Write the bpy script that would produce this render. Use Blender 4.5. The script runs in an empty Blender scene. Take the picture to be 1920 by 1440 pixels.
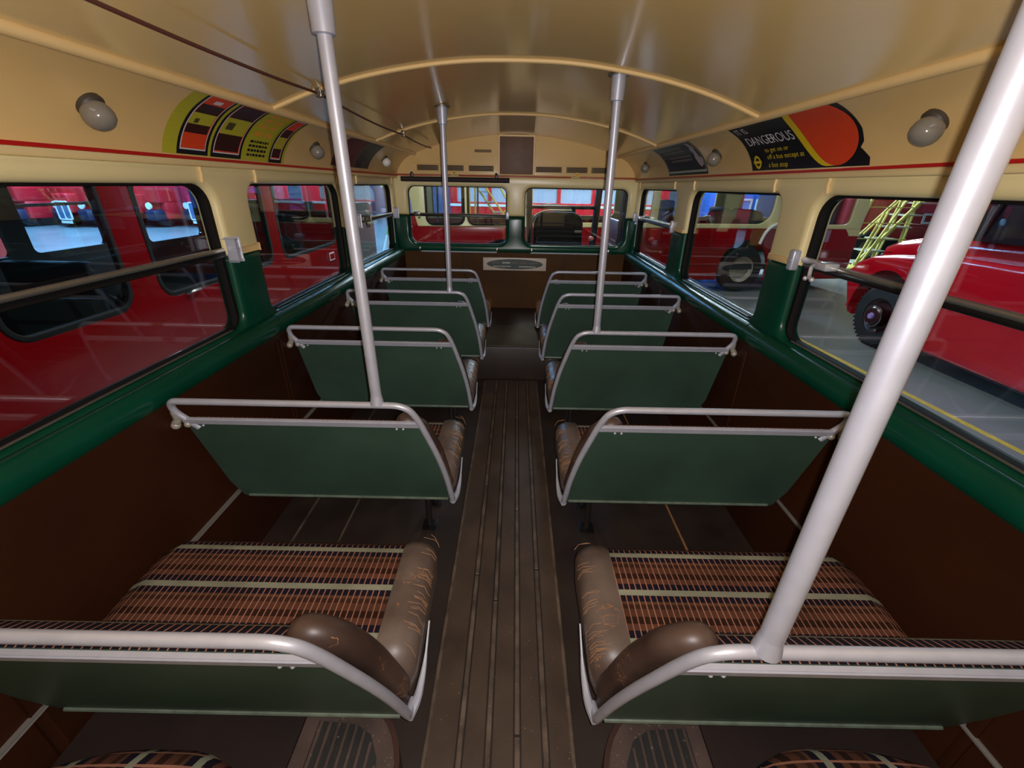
import bpy, bmesh, math, random
from math import sin, cos, pi, radians
from mathutils import Vector, Matrix
from mathutils.geometry import tessellate_polygon

random.seed(7)
S = bpy.context.scene
COL = S.collection
CX = -0.0095            # centre line of the saloon
H = 1.37                # camera height above the saloon floor
G = -0.75               # hall floor

# ------------------------------------------------------------------ materials
def lin(c):
    return tuple(((v / 255) / 12.92 if v / 255 <= 0.04045 else ((v / 255 + 0.055) / 1.055) ** 2.4) for v in c)

MATS = {}
def mat(name, rgb, rough=0.5, metal=0.0, var=0.0, vscale=8.0, bump=0.0, bscale=60.0, spec=0.5, coat=0.0, rgb2=None):
    if name in MATS: return MATS[name]
    m = bpy.data.materials.new(name); m.use_nodes = True
    nt = m.node_tree; b = nt.nodes['Principled BSDF']
    c = lin(rgb)
    b.inputs['Roughness'].default_value = rough
    b.inputs['Metallic'].default_value = metal
    b.inputs['Specular IOR Level'].default_value = spec
    if coat: b.inputs['Coat Weight'].default_value = coat; b.inputs['Coat Roughness'].default_value = 0.08
    tc = nt.nodes.new('ShaderNodeTexCoord')
    if var > 0 or rgb2:
        n = nt.nodes.new('ShaderNodeTexNoise'); n.inputs['Scale'].default_value = vscale; n.inputs['Detail'].default_value = 6
        nt.links.new(tc.outputs['Object'], n.inputs['Vector'])
        r = nt.nodes.new('ShaderNodeValToRGB')
        r.color_ramp.elements[0].position = 0.32; r.color_ramp.elements[1].position = 0.68
        c2 = lin(rgb2) if rgb2 else tuple(min(1, v * (1 + var)) for v in c)
        c1 = c if rgb2 else tuple(v * (1 - var) for v in c)
        r.color_ramp.elements[0].color = (*c1, 1); r.color_ramp.elements[1].color = (*c2, 1)
        nt.links.new(n.outputs['Fac'], r.inputs['Fac']); nt.links.new(r.outputs['Color'], b.inputs['Base Color'])
    else:
        b.inputs['Base Color'].default_value = (*c, 1)
    if bump > 0:
        n2 = nt.nodes.new('ShaderNodeTexNoise'); n2.inputs['Scale'].default_value = bscale; n2.inputs['Detail'].default_value = 4
        nt.links.new(tc.outputs['Object'], n2.inputs['Vector'])
        bp = nt.nodes.new('ShaderNodeBump'); bp.inputs['Strength'].default_value = bump; bp.inputs['Distance'].default_value = 0.004
        nt.links.new(n2.outputs['Fac'], bp.inputs['Height']); nt.links.new(bp.outputs['Normal'], b.inputs['Normal'])
    MATS[name] = m
    return m

def glass(name, tint=(0.93, 0.95, 0.96), refl=1.0, rough=0.0):
    m = bpy.data.materials.new(name); m.use_nodes = True
    nt = m.node_tree; nt.nodes.clear()
    o = nt.nodes.new('ShaderNodeOutputMaterial'); mx = nt.nodes.new('ShaderNodeMixShader')
    t = nt.nodes.new('ShaderNodeBsdfTransparent'); t.inputs['Color'].default_value = (*tint, 1)
    g = nt.nodes.new('ShaderNodeBsdfGlossy'); g.inputs['Roughness'].default_value = rough
    f = nt.nodes.new('ShaderNodeFresnel')
    ge = nt.nodes.new('ShaderNodeNewGeometry'); io = nt.nodes.new('ShaderNodeMapRange')      # same reflectance from both faces of the pane
    io.inputs[3].default_value = 1.5; io.inputs[4].default_value = 1 / 1.5
    nt.links.new(ge.outputs['Backfacing'], io.inputs[0]); nt.links.new(io.outputs[0], f.inputs['IOR'])
    mul = nt.nodes.new('ShaderNodeMath'); mul.operation = 'MULTIPLY'; mul.inputs[1].default_value = refl
    nt.links.new(f.outputs[0], mul.inputs[0]); nt.links.new(mul.outputs[0], mx.inputs['Fac'])
    nt.links.new(t.outputs[0], mx.inputs[1]); nt.links.new(g.outputs[0], mx.inputs[2]); nt.links.new(mx.outputs[0], o.inputs['Surface'])
    return m

def emis(name, rgb, st):
    m = bpy.data.materials.new(name); m.use_nodes = True
    nt = m.node_tree; nt.nodes.clear()
    o = nt.nodes.new('ShaderNodeOutputMaterial'); e = nt.nodes.new('ShaderNodeEmission')
    e.inputs['Color'].default_value = (*lin(rgb), 1); e.inputs['Strength'].default_value = st
    nt.links.new(e.outputs[0], o.inputs['Surface'])
    return m

def moquette(name, sa, la, soff, loff=0.0, period=0.125, pitch=0.0153):
    """woven bus fabric: stripes across axis sa, thin salmon threads across axis la"""
    m = bpy.data.materials.new(name); m.use_nodes = True
    nt = m.node_tree; b = nt.nodes['Principled BSDF']
    b.inputs['Roughness'].default_value = 0.9; b.inputs['Specular IOR Level'].default_value = 0.15
    tc = nt.nodes.new('ShaderNodeTexCoord'); sp = nt.nodes.new('ShaderNodeSeparateXYZ')
    nt.links.new(tc.outputs['Object'], sp.inputs[0])
    def math_(op, a, bval=None, link=None):
        n = nt.nodes.new('ShaderNodeMath'); n.operation = op
        nt.links.new(a, n.inputs[0])
        if bval is not None: n.inputs[1].default_value = bval
        if link is not None: nt.links.new(link, n.inputs[1])
        return n.outputs[0]
    v = math_('FRACT', math_('DIVIDE', math_('SUBTRACT', sp.outputs[sa], soff), period))
    r = nt.nodes.new('ShaderNodeValToRGB'); cr = r.color_ramp; cr.interpolation = 'CONSTANT'
    st = [(0.0, (132, 133, 112)), (0.13, (22, 17, 28)), (0.27, (88, 54, 40)), (0.40, (44, 24, 15)), (0.54, (82, 50, 36)),
          (0.70, (54, 32, 22)), (0.80, (84, 56, 38)), (0.86, (24, 18, 30))]
    cr.elements[0].position = 0.0; cr.elements[0].color = (*lin(st[0][1]), 1)
    cr.elements[1].position = st[1][0]; cr.elements[1].color = (*lin(st[1][1]), 1)
    for p, c in st[2:]:
        e = cr.elements.new(p); e.color = (*lin(c), 1)
    nt.links.new(v, r.inputs['Fac'])
    w = math_('FRACT', math_('DIVIDE', math_('SUBTRACT', sp.outputs[la], loff), pitch))
    line = math_('LESS_THAN', w, 0.17)
    notpale = math_('GREATER_THAN', v, 0.13)
    k = math_('MULTIPLY', math_('ADD', math_('MULTIPLY', notpale, 0.72), 0.18), link=line)
    mx = nt.nodes.new('ShaderNodeMixRGB'); nt.links.new(k, mx.inputs[0]); nt.links.new(r.outputs['Color'], mx.inputs[1])
    mx.inputs[2].default_value = (*lin((160, 108, 86)), 1)
    n = nt.nodes.new('ShaderNodeTexNoise'); n.inputs['Scale'].default_value = 9; n.inputs['Detail'].default_value = 5
    nt.links.new(tc.outputs['Object'], n.inputs['Vector'])
    wr = nt.nodes.new('ShaderNodeMapRange'); wr.inputs[1].default_value = 0.3; wr.inputs[2].default_value = 0.7
    wr.inputs[3].default_value = 0.7; wr.inputs[4].default_value = 1.2
    nt.links.new(n.outputs['Fac'], wr.inputs[0])
    m2 = nt.nodes.new('ShaderNodeMixRGB'); m2.blend_type = 'MULTIPLY'; m2.inputs[0].default_value = 1
    nt.links.new(mx.outputs[0], m2.inputs[1]); nt.links.new(wr.outputs[0], m2.inputs[2])
    nt.links.new(m2.outputs[0], b.inputs['Base Color'])
    wv = nt.nodes.new('ShaderNodeTexNoise'); wv.inputs['Scale'].default_value = 420
    nt.links.new(tc.outputs['Object'], wv.inputs['Vector'])
    bp = nt.nodes.new('ShaderNodeBump'); bp.inputs['Strength'].default_value = 0.35; bp.inputs['Distance'].default_value = 0.002
    nt.links.new(wv.outputs['Fac'], bp.inputs['Height']); nt.links.new(bp.outputs['Normal'], b.inputs['Normal'])
    return m

def cracked_vinyl(name, c0=(76, 60, 52), c1=(112, 97, 87)):
    m = bpy.data.materials.new(name); m.use_nodes = True
    nt = m.node_tree; b = nt.nodes['Principled BSDF']; b.inputs['Roughness'].default_value = 0.42
    tc = nt.nodes.new('ShaderNodeTexCoord')
    n = nt.nodes.new('ShaderNodeTexNoise'); n.inputs['Scale'].default_value = 7; n.inputs['Detail'].default_value = 7
    nt.links.new(tc.outputs['Object'], n.inputs['Vector'])
    r = nt.nodes.new('ShaderNodeValToRGB'); r.color_ramp.elements[0].position = 0.3; r.color_ramp.elements[1].position = 0.7
    r.color_ramp.elements[0].color = (*lin(c0), 1); r.color_ramp.elements[1].color = (*lin(c1), 1)
    nt.links.new(n.outputs['Fac'], r.inputs['Fac'])
    mp = nt.nodes.new('ShaderNodeMapping'); mp.inputs['Scale'].default_value = (26, 60, 60)
    nt.links.new(tc.outputs['Object'], mp.inputs['Vector'])
    nz = nt.nodes.new('ShaderNodeTexNoise'); nz.inputs['Scale'].default_value = 1.6; nz.inputs['Detail'].default_value = 3
    nt.links.new(mp.outputs[0], nz.inputs['Vector'])
    ad = nt.nodes.new('ShaderNodeVectorMath'); ad.operation = 'ADD'
    nt.links.new(mp.outputs[0], ad.inputs[0]); nt.links.new(nz.outputs['Color'], ad.inputs[1])
    v = nt.nodes.new('ShaderNodeTexVoronoi'); v.feature = 'DISTANCE_TO_EDGE'; v.inputs['Scale'].default_value = 0.9
    nt.links.new(ad.outputs[0], v.inputs['Vector'])
    lt = nt.nodes.new('ShaderNodeMath'); lt.operation = 'LESS_THAN'; lt.inputs[1].default_value = 0.02
    nt.links.new(v.outputs['Distance'], lt.inputs[0])
    n3 = nt.nodes.new('ShaderNodeTexNoise'); n3.inputs['Scale'].default_value = 11; nt.links.new(tc.outputs['Object'], n3.inputs['Vector'])
    gt = nt.nodes.new('ShaderNodeMath'); gt.operation = 'GREATER_THAN'; gt.inputs[1].default_value = 0.60
    nt.links.new(n3.outputs['Fac'], gt.inputs[0])
    k = nt.nodes.new('ShaderNodeMath'); k.operation = 'MULTIPLY'; nt.links.new(lt.outputs[0], k.inputs[0]); nt.links.new(gt.outputs[0], k.inputs[1])
    mx = nt.nodes.new('ShaderNodeMixRGB'); mx.inputs[2].default_value = (*lin((150, 104, 68)), 1)
    nt.links.new(k.outputs[0], mx.inputs[0]); nt.links.new(r.outputs['Color'], mx.inputs[1])
    nt.links.new(mx.outputs[0], b.inputs['Base Color'])
    bp = nt.nodes.new('ShaderNodeBump'); bp.inputs['Strength'].default_value = 0.3; bp.inputs['Distance'].default_value = 0.003
    nt.links.new(n.outputs['Fac'], bp.inputs['Height']); nt.links.new(bp.outputs['Normal'], b.inputs['Normal'])
    return m

def speckled(name, base, fleck, rough=0.5, scale=160, amount=0.72, base2=None, vscale=5):
    m = bpy.data.materials.new(name); m.use_nodes = True
    nt = m.node_tree; b = nt.nodes['Principled BSDF']; b.inputs['Roughness'].default_value = rough
    tc = nt.nodes.new('ShaderNodeTexCoord')
    n = nt.nodes.new('ShaderNodeTexNoise'); n.inputs['Scale'].default_value = scale; n.inputs['Detail'].default_value = 2
    nt.links.new(tc.outputs['Object'], n.inputs['Vector'])
    n1 = nt.nodes.new('ShaderNodeTexNoise'); n1.inputs['Scale'].default_value = vscale; n1.inputs['Detail'].default_value = 7
    nt.links.new(tc.outputs['Object'], n1.inputs['Vector'])
    r1 = nt.nodes.new('ShaderNodeValToRGB'); r1.color_ramp.elements[0].position = 0.33; r1.color_ramp.elements[1].position = 0.67
    r1.color_ramp.elements[0].color = (*lin(base), 1); r1.color_ramp.elements[1].color = (*lin(base2 or base), 1)
    nt.links.new(n1.outputs['Fac'], r1.inputs['Fac'])
    r = nt.nodes.new('ShaderNodeValToRGB'); r.color_ramp.elements[0].position = amount; r.color_ramp.elements[1].position = amount + 0.03
    nt.links.new(n.outputs['Fac'], r.inputs['Fac'])
    mx = nt.nodes.new('ShaderNodeMixRGB'); mx.inputs[2].default_value = (*lin(fleck), 1)
    nt.links.new(r.outputs['Color'], mx.inputs[0]); nt.links.new(r1.outputs['Color'], mx.inputs[1])
    nt.links.new(mx.outputs[0], b.inputs['Base Color'])
    bp = nt.nodes.new('ShaderNodeBump'); bp.inputs['Strength'].default_value = 0.2; bp.inputs['Distance'].default_value = 0.003
    nt.links.new(n1.outputs['Fac'], bp.inputs['Height']); nt.links.new(bp.outputs['Normal'], b.inputs['Normal'])
    return m

# ------------------------------------------------------------------ mesh helpers
def link(name, me, m, parent=None, smooth=False):
    o = bpy.data.objects.new(name, me); COL.objects.link(o)
    if isinstance(m, (list, tuple)):
        for x in m: me.materials.append(x)
    elif m: me.materials.append(m)
    if parent: o.parent = parent
    if smooth:
        for p in me.polygons: p.use_smooth = True
    return o

def smooth_by_angle(me, ang=35):
    for p in me.polygons: p.use_smooth = True
    me.set_sharp_from_angle(angle=radians(ang))

def obj(name, bm, m, parent=None, ang=35):
    bmesh.ops.recalc_face_normals(bm, faces=bm.faces)
    me = bpy.data.meshes.new(name); bm.to_mesh(me); bm.free()
    if ang: smooth_by_angle(me, ang)
    return link(name, me, m, parent)

def empty(name, loc=(0, 0, 0), rz=0.0):
    o = bpy.data.objects.new(name, None); COL.objects.link(o); o.location = loc; o.rotation_euler = (0, 0, rz)
    o.empty_display_size = 0.1
    return o

def tag(o, label, cat, group=None, kind=None):
    o['label'] = label; o['category'] = cat
    if group: o['group'] = group
    if kind: o['kind'] = kind
    return o

def struct(o):
    o['kind'] = 'structure'; return o

def B(): return bmesh.new()

def box(bm, x0, y0, z0, x1, y1, z1, bev=0.0, seg=2, mi=0):
    r = bmesh.ops.create_cube(bm, size=1.0)
    vs = r['verts']
    for v in vs:
        v.co = Vector(((x0 + x1) / 2 + v.co.x * (x1 - x0), (y0 + y1) / 2 + v.co.y * (y1 - y0), (z0 + z1) / 2 + v.co.z * (z1 - z0)))
    fs = set(f for v in vs for f in v.link_faces)
    if mi:
        for f in fs: f.material_index = mi
    if bev > 0:
        es = list(set(e for v in vs for e in v.link_edges))
        bmesh.ops.bevel(bm, geom=es, offset=bev, segments=seg, profile=0.5, affect='EDGES', clamp_overlap=True)
    return bm

def fillet(pts, rads, n=7):
    """round the corners of a polyline"""
    P = [Vector(p) for p in pts]; out = [P[0]]
    for i in range(1, len(P) - 1):
        r = rads[i] if isinstance(rads, (list, tuple)) else rads
        a = (P[i - 1] - P[i]); b = (P[i + 1] - P[i])
        d = min(r, a.length * 0.48, b.length * 0.48)
        if d < 1e-5: out.append(P[i]); continue
        p0 = P[i] + a.normalized() * d; p1 = P[i] + b.normalized() * d
        for k in range(n + 1):
            t = k / n
            out.append((1 - t) ** 2 * p0 + 2 * t * (1 - t) * P[i] + t * t * p1)
    out.append(P[-1])
    return out

def tube(bm, pts, r, n=12, caps=True, mi=0, closed=False, flat=1.0):
    P = [Vector(p) for p in pts]; N = len(P); rings = []
    rr = r if isinstance(r, (list, tuple)) else [r] * N
    prev = None
    for i in range(N):
        if closed: t = (P[(i + 1) % N] - P[i - 1])
        elif i == 0: t = P[1] - P[0]
        elif i == N - 1: t = P[-1] - P[-2]
        else: t = (P[i + 1] - P[i]).normalized() + (P[i] - P[i - 1]).normalized()
        t.normalize()
        if prev is None:
            up = Vector((0, 0, 1)) if abs(t.z) < 0.9 else Vector((1, 0, 0))
            a = t.cross(up).normalized()
        else:
            a = (prev - t * prev.dot(t)).normalized()
        prev = a; b = t.cross(a).normalized()
        rings.append([bm.verts.new(P[i] + (a * cos(2 * pi * k / n) + b * sin(2 * pi * k / n) * flat) * rr[i]) for k in range(n)])
    M = N if closed else N - 1
    for i in range(M):
        A, C = rings[i], rings[(i + 1) % N]
        for k in range(n):
            f = bm.faces.new((A[k], A[(k + 1) % n], C[(k + 1) % n], C[k])); f.material_index = mi
    if caps and not closed:
        bm.faces.new(rings[0][::-1]).material_index = mi; bm.faces.new(rings[-1]).material_index = mi
    return bm

def lathe(bm, prof, n=24, M=None, mi=0):
    """prof: list of (radius, height) about local Z"""
    rings = []
    M = M or Matrix.Identity(4)
    for r, z in prof:
        if r < 1e-6: rings.append([bm.verts.new(M @ Vector((0, 0, z)))])
        else: rings.append([bm.verts.new(M @ Vector((r * cos(2 * pi * k / n), r * sin(2 * pi * k / n), z))) for k in range(n)])
    for A, C in zip(rings, rings[1:]):
        for k in range(n):
            k2 = (k + 1) % n
            if len(A) == 1 and len(C) == 1: continue
            if len(A) == 1: f = bm.faces.new((A[0], C[k2], C[k]))
            elif len(C) == 1: f = bm.faces.new((A[k], A[k2], C[0]))
            else: f = bm.faces.new((A[k], A[k2], C[k2], C[k]))
            f.material_index = mi
    return bm

def rrect(a0, b0, a1, b1, r, n=6):
    """counter clockwise rounded rectangle; r = single or (bl, br, tr, tl)"""
    if not isinstance(r, (list, tuple)): r = (r, r, r, r)
    out = []
    for (cx, cy, rad, st) in ((a0 + r[0], b0 + r[0], r[0], pi), (a1 - r[1], b0 + r[1], r[1], 1.5 * pi), (a1 - r[2], b1 - r[2], r[2], 0), (a0 + r[3], b1 - r[3], r[3], 0.5 * pi)):
        if rad < 1e-5: out.append((cx, cy)); continue
        for k in range(n + 1):
            t = st + 0.5 * pi * k / n
            out.append((cx + rad * cos(t), cy + rad * sin(t)))
    return out

def area(p):
    return sum(p[i - 1][0] * p[i][1] - p[i][0] * p[i - 1][1] for i in range(len(p))) / 2

def inset(p, d):
    """move a ccw polygon's outline inwards by d"""
    n = len(p); out = []
    for i in range(n):
        a, b, c = Vector(p[i - 1]), Vector(p[i]), Vector(p[(i + 1) % n])
        e1 = (b - a); e2 = (c - b)
        if e1.length < 1e-9: e1 = e2
        if e2.length < 1e-9: e2 = e1
        e1.normalize(); e2.normalize()
        n1 = Vector((-e1.y, e1.x)); n2 = Vector((-e2.y, e2.x)); m = n1 + n2
        if m.length < 1e-6: m = n1.copy()
        m.normalize(); k = max(0.35, m.dot(n1))
        out.append(tuple(b + m * (d / k)))
    return out

def plate(bm, outer, holes, depth, bevel, fn, seg=4, bo=True, back=True, mi=0):
    """flat plate with holes and rounded front edges; fn maps (a, b, depth) to 3-D"""
    if area(outer) < 0: outer = outer[::-1]
    loops = [outer] + [h if area(h) > 0 else h[::-1] for h in holes]
    sets = []
    for i, L in enumerate(loops):
        rings = []
        bv = bevel if (i > 0 or bo) else 0
        if bv > 0:
            for k in range(seg + 1):
                t = 0.5 * pi * k / seg
                off = bv * (1 - sin(t)); dep = bv * (1 - cos(t))
                q = inset(L, off) if i == 0 else inset(L, -off)
                rings.append([(x, y, dep) for x, y in q])
        else: rings.append([(x, y, 0.0) for x, y in L])
        rings.append([(x, y, depth) for x, y in L])
        sets.append(rings)
    def cap(idx):
        lv = [[Vector((p[0], p[1], 0)) for p in s[idx]] for s in sets]
        return tessellate_polygon(lv)
    vsets = [[[bm.verts.new(fn(*p)) for p in ring] for ring in s] for s in sets]
    flatf = [v for s in vsets for v in s[0]]; flatb = [v for s in vsets for v in s[-1]]
    for tri in cap(0):
        try: bm.faces.new([flatf[j] for j in tri]).material_index = mi
        except ValueError: pass
    if back:
        for tri in cap(-1):
            try: bm.faces.new([flatb[j] for j in tri]).material_index = mi
            except ValueError: pass
    for s in vsets:
        for A, C in zip(s, s[1:]):
            n = len(A)
            for k in range(n):
                try: bm.faces.new((A[k], A[(k + 1) % n], C[(k + 1) % n], C[k])).material_index = mi
                except ValueError: pass
    return bm

def prism(bm, poly, d0, d1, fn, mi=0):
    A = [bm.verts.new(fn(a, b, d0)) for a, b in poly]; C = [bm.verts.new(fn(a, b, d1)) for a, b in poly]
    n = len(poly)
    tri = tessellate_polygon([[Vector((a, b, 0)) for a, b in poly]])
    for t in tri:
        bm.faces.new([A[j] for j in t]).material_index = mi; bm.faces.new([C[j] for j in t]).material_index = mi
    for k in range(n):
        bm.faces.new((A[k], A[(k + 1) % n], C[(k + 1) % n], C[k])).material_index = mi
    return bm

def ball(bm, c, r, sc=(1, 1, 1), u=16, v=10, mi=0, M=None):
    res = bmesh.ops.create_uvsphere(bm, u_segments=u, v_segments=v, radius=r)
    for w in res['verts']:
        q = Vector((w.co.x * sc[0], w.co.y * sc[1], w.co.z * sc[2]))
        if M: q = M @ q
        w.co = q + Vector(c)
    if mi:
        for f in set(f for w in res['verts'] for f in w.link_faces): f.material_index = mi
    return bm

def copy_tree(o, parent=None):
    c = o.copy(); COL.objects.link(c); c.parent = parent
    for ch in list(o.children): copy_tree(ch, c)
    return c

# ------------------------------------------------------------------ palette
CREAM = mat('cream_gloss_paint', (214, 192, 138), 0.3, var=0.05, vscale=3)
HEAD = mat('pale_cream_paint', (222, 205, 150), 0.32, var=0.04, vscale=4)
COVE = mat('aged_cream_paint', (218, 182, 118), 0.3, var=0.05, vscale=2.5)
CEIL = mat('ceiling_gloss_paint', (226, 192, 128), 0.14, var=0.04, vscale=2)
BEAD = mat('cream_bead_paint', (224, 190, 130), 0.35)
GREEN = mat('dark_green_gloss_paint', (3, 60, 42), 0.26, var=0.12, vscale=5, spec=0.32)
BROWN = mat('brown_side_panel', (50, 23, 8), 0.5, var=0.25, vscale=2.2, bump=0.15, bscale=140, spec=0.2)
BULKB = mat('tan_bulkhead_panel', (70, 44, 16), 0.6, spec=0.15, var=0.2, vscale=3)
STRIPE = mat('red_line_paint', (172, 22, 18), 0.4)
RUB = mat('black_rubber', (26, 22, 20), 0.5)
RUBD = mat('dark_window_rubber', (16, 13, 12), 0.7, spec=0.2)
BLACK = mat('black_paint', (14, 13, 14), 0.35)
BLIND = mat('dark_brown_cloth', (38, 24, 26), 0.7)
ALU = mat('satin_aluminium', (184, 186, 198), 0.38, metal=0.35, var=0.05, vscale=30)
ALUP = mat('painted_silver_tube', (188, 190, 194), 0.4, metal=0.2, var=0.06, vscale=25)
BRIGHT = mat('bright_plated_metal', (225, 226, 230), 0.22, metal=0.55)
CHROME = mat('chrome', (215, 217, 220), 0.12, metal=1.0)
STEEL = mat('dull_steel', (130, 124, 112), 0.35, metal=0.8)
BRASS = mat('brass', (150, 120, 60), 0.3, metal=0.9)
BACKG = mat('green_seat_back_board', (56, 78, 65), 0.42, var=0.22, vscale=3, bump=0.1, bscale=200, rgb2=None)
HEM = mat('grey_green_moulding', (92, 104, 90), 0.4, var=0.2, vscale=40)
VINYL = cracked_vinyl('cracked_brown_vinyl')
VINYLD = cracked_vinyl('dark_brown_vinyl', (58, 42, 35), (88, 68, 58))
STRAW = mat('straw_thread', (150, 110, 74), 0.8)
MOQ_Y = moquette('striped_moquette_seat', 1, 0, 0.495)
MOQ_Z = moquette('striped_moquette_back', 2, 0, 0.03)
MOQ_X = moquette('striped_moquette_bench', 0, 1, 0.02, period=0.115, pitch=0.03)
FLOOR = speckled('brown_floor_lino', (36, 26, 21), (104, 92, 80), 0.5, 190, 0.75, (52, 40, 33))
AISLE = speckled('worn_aisle_boards', (58, 45, 36), (130, 118, 102), 0.5, 150, 0.73, (78, 63, 51))
SLAT = speckled('worn_hardwood_slat', (62, 50, 42), (150, 130, 112), 0.5, 240, 0.68, (104, 88, 74), 14)
GROOVE = mat('dark_groove', (24, 17, 13), 0.7)
MATR = speckled('ribbed_rubber_mat', (26, 26, 25), (110, 98, 88), 0.6, 120, 0.72, (42, 38, 34), 9)
MATB = speckled('worn_mat_border', (60, 46, 39), (120, 102, 90), 0.6, 140, 0.68, (84, 67, 58), 9)
LAMPG = mat('frosted_lamp_glass', (124, 118, 106), 0.16)
GLASS = glass('window_glass', (0.9, 0.93, 0.94), 1.25)
GLASS2 = glass('coach_glass', (0.86, 0.9, 0.92), 1.0)
REDP = mat('bus_red_paint', (136, 2, 7), 0.2, var=0.06, vscale=1.5)
REDL = mat('lorry_red_paint', (172, 10, 26), 0.16, var=0.05, vscale=1.5, coat=0.4)
CREAMO = mat('coach_cream_paint', (216, 208, 150), 0.3)
DARK = mat('dark_vehicle_interior', (30, 29, 32), 0.7)
TYRE = mat('tyre_rubber', (20, 20, 22), 0.75, bump=0.3, bscale=40)
CONC = speckled('hall_concrete_floor', (118, 122, 122), (140, 142, 140), 0.32, 60, 0.75, (98, 104, 104), 0.7)
YEL = mat('yellow_line_paint', (184, 154, 62), 0.6, var=0.2, vscale=20)
YELS = mat('yellow_step_paint', (200, 186, 92), 0.5)
WHITE = mat('white_paint', (226, 226, 222), 0.4)
GREY = mat('grey_wall_paint', (150, 152, 150), 0.7)
PURP = mat('mauve_shutter_paint', (112, 102, 134), 0.6, var=0.1, vscale=1)
BLUE = mat('blue_van_paint', (40, 110, 210), 0.3)
PINKB = mat('bright_bus_red', (206, 30, 40), 0.25)

# ================================================================== THE SALOON
def RL(s): return lambda a, b, c, s=s: Vector((CX + s * (1.07 + c), a, b))        # a = Y, b = Z, c = depth outwards
Y0, Y1 = -1.25, 4.19
ZS, ZT, ZM = 0.832, 1.357, 1.11
BAYS = [(-0.62, 0.42), (0.62, 1.655), (1.865, 2.855), (3.09, 4.055)]
RB, RT = 0.06, 0.075

def arc(cx, cy, r, a0, a1, n=6):
    return [(cx + r * cos(a0 + (a1 - a0) * k / n), cy + r * sin(a0 + (a1 - a0) * k / n)) for k in range(n + 1)]

def comb_low(x0, x1, zb, zm, zs, bays, r):
    p = [(x0, zb), (x1, zb), (x1, zm)]
    for a, b in reversed(bays):
        p += [(b, zm)] + arc(b - r, zs + r, r, 0, -0.5 * pi) + arc(a + r, zs + r, r, -0.5 * pi, -pi) + [(a, zm)]
    return p + [(x0, zm)]

def comb_up(x0, x1, zm, zt, zw, bays, r):
    p = [(x0, zm)]
    for a, b in bays:
        p += [(a, zm)] + arc(a + r, zw - r, r, pi, 0.5 * pi) + arc(b - r, zw - r, r, 0.5 * pi, 0) + [(b, zm)]
    return p + [(x1, zm), (x1, zt), (x0, zt)]

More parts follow.
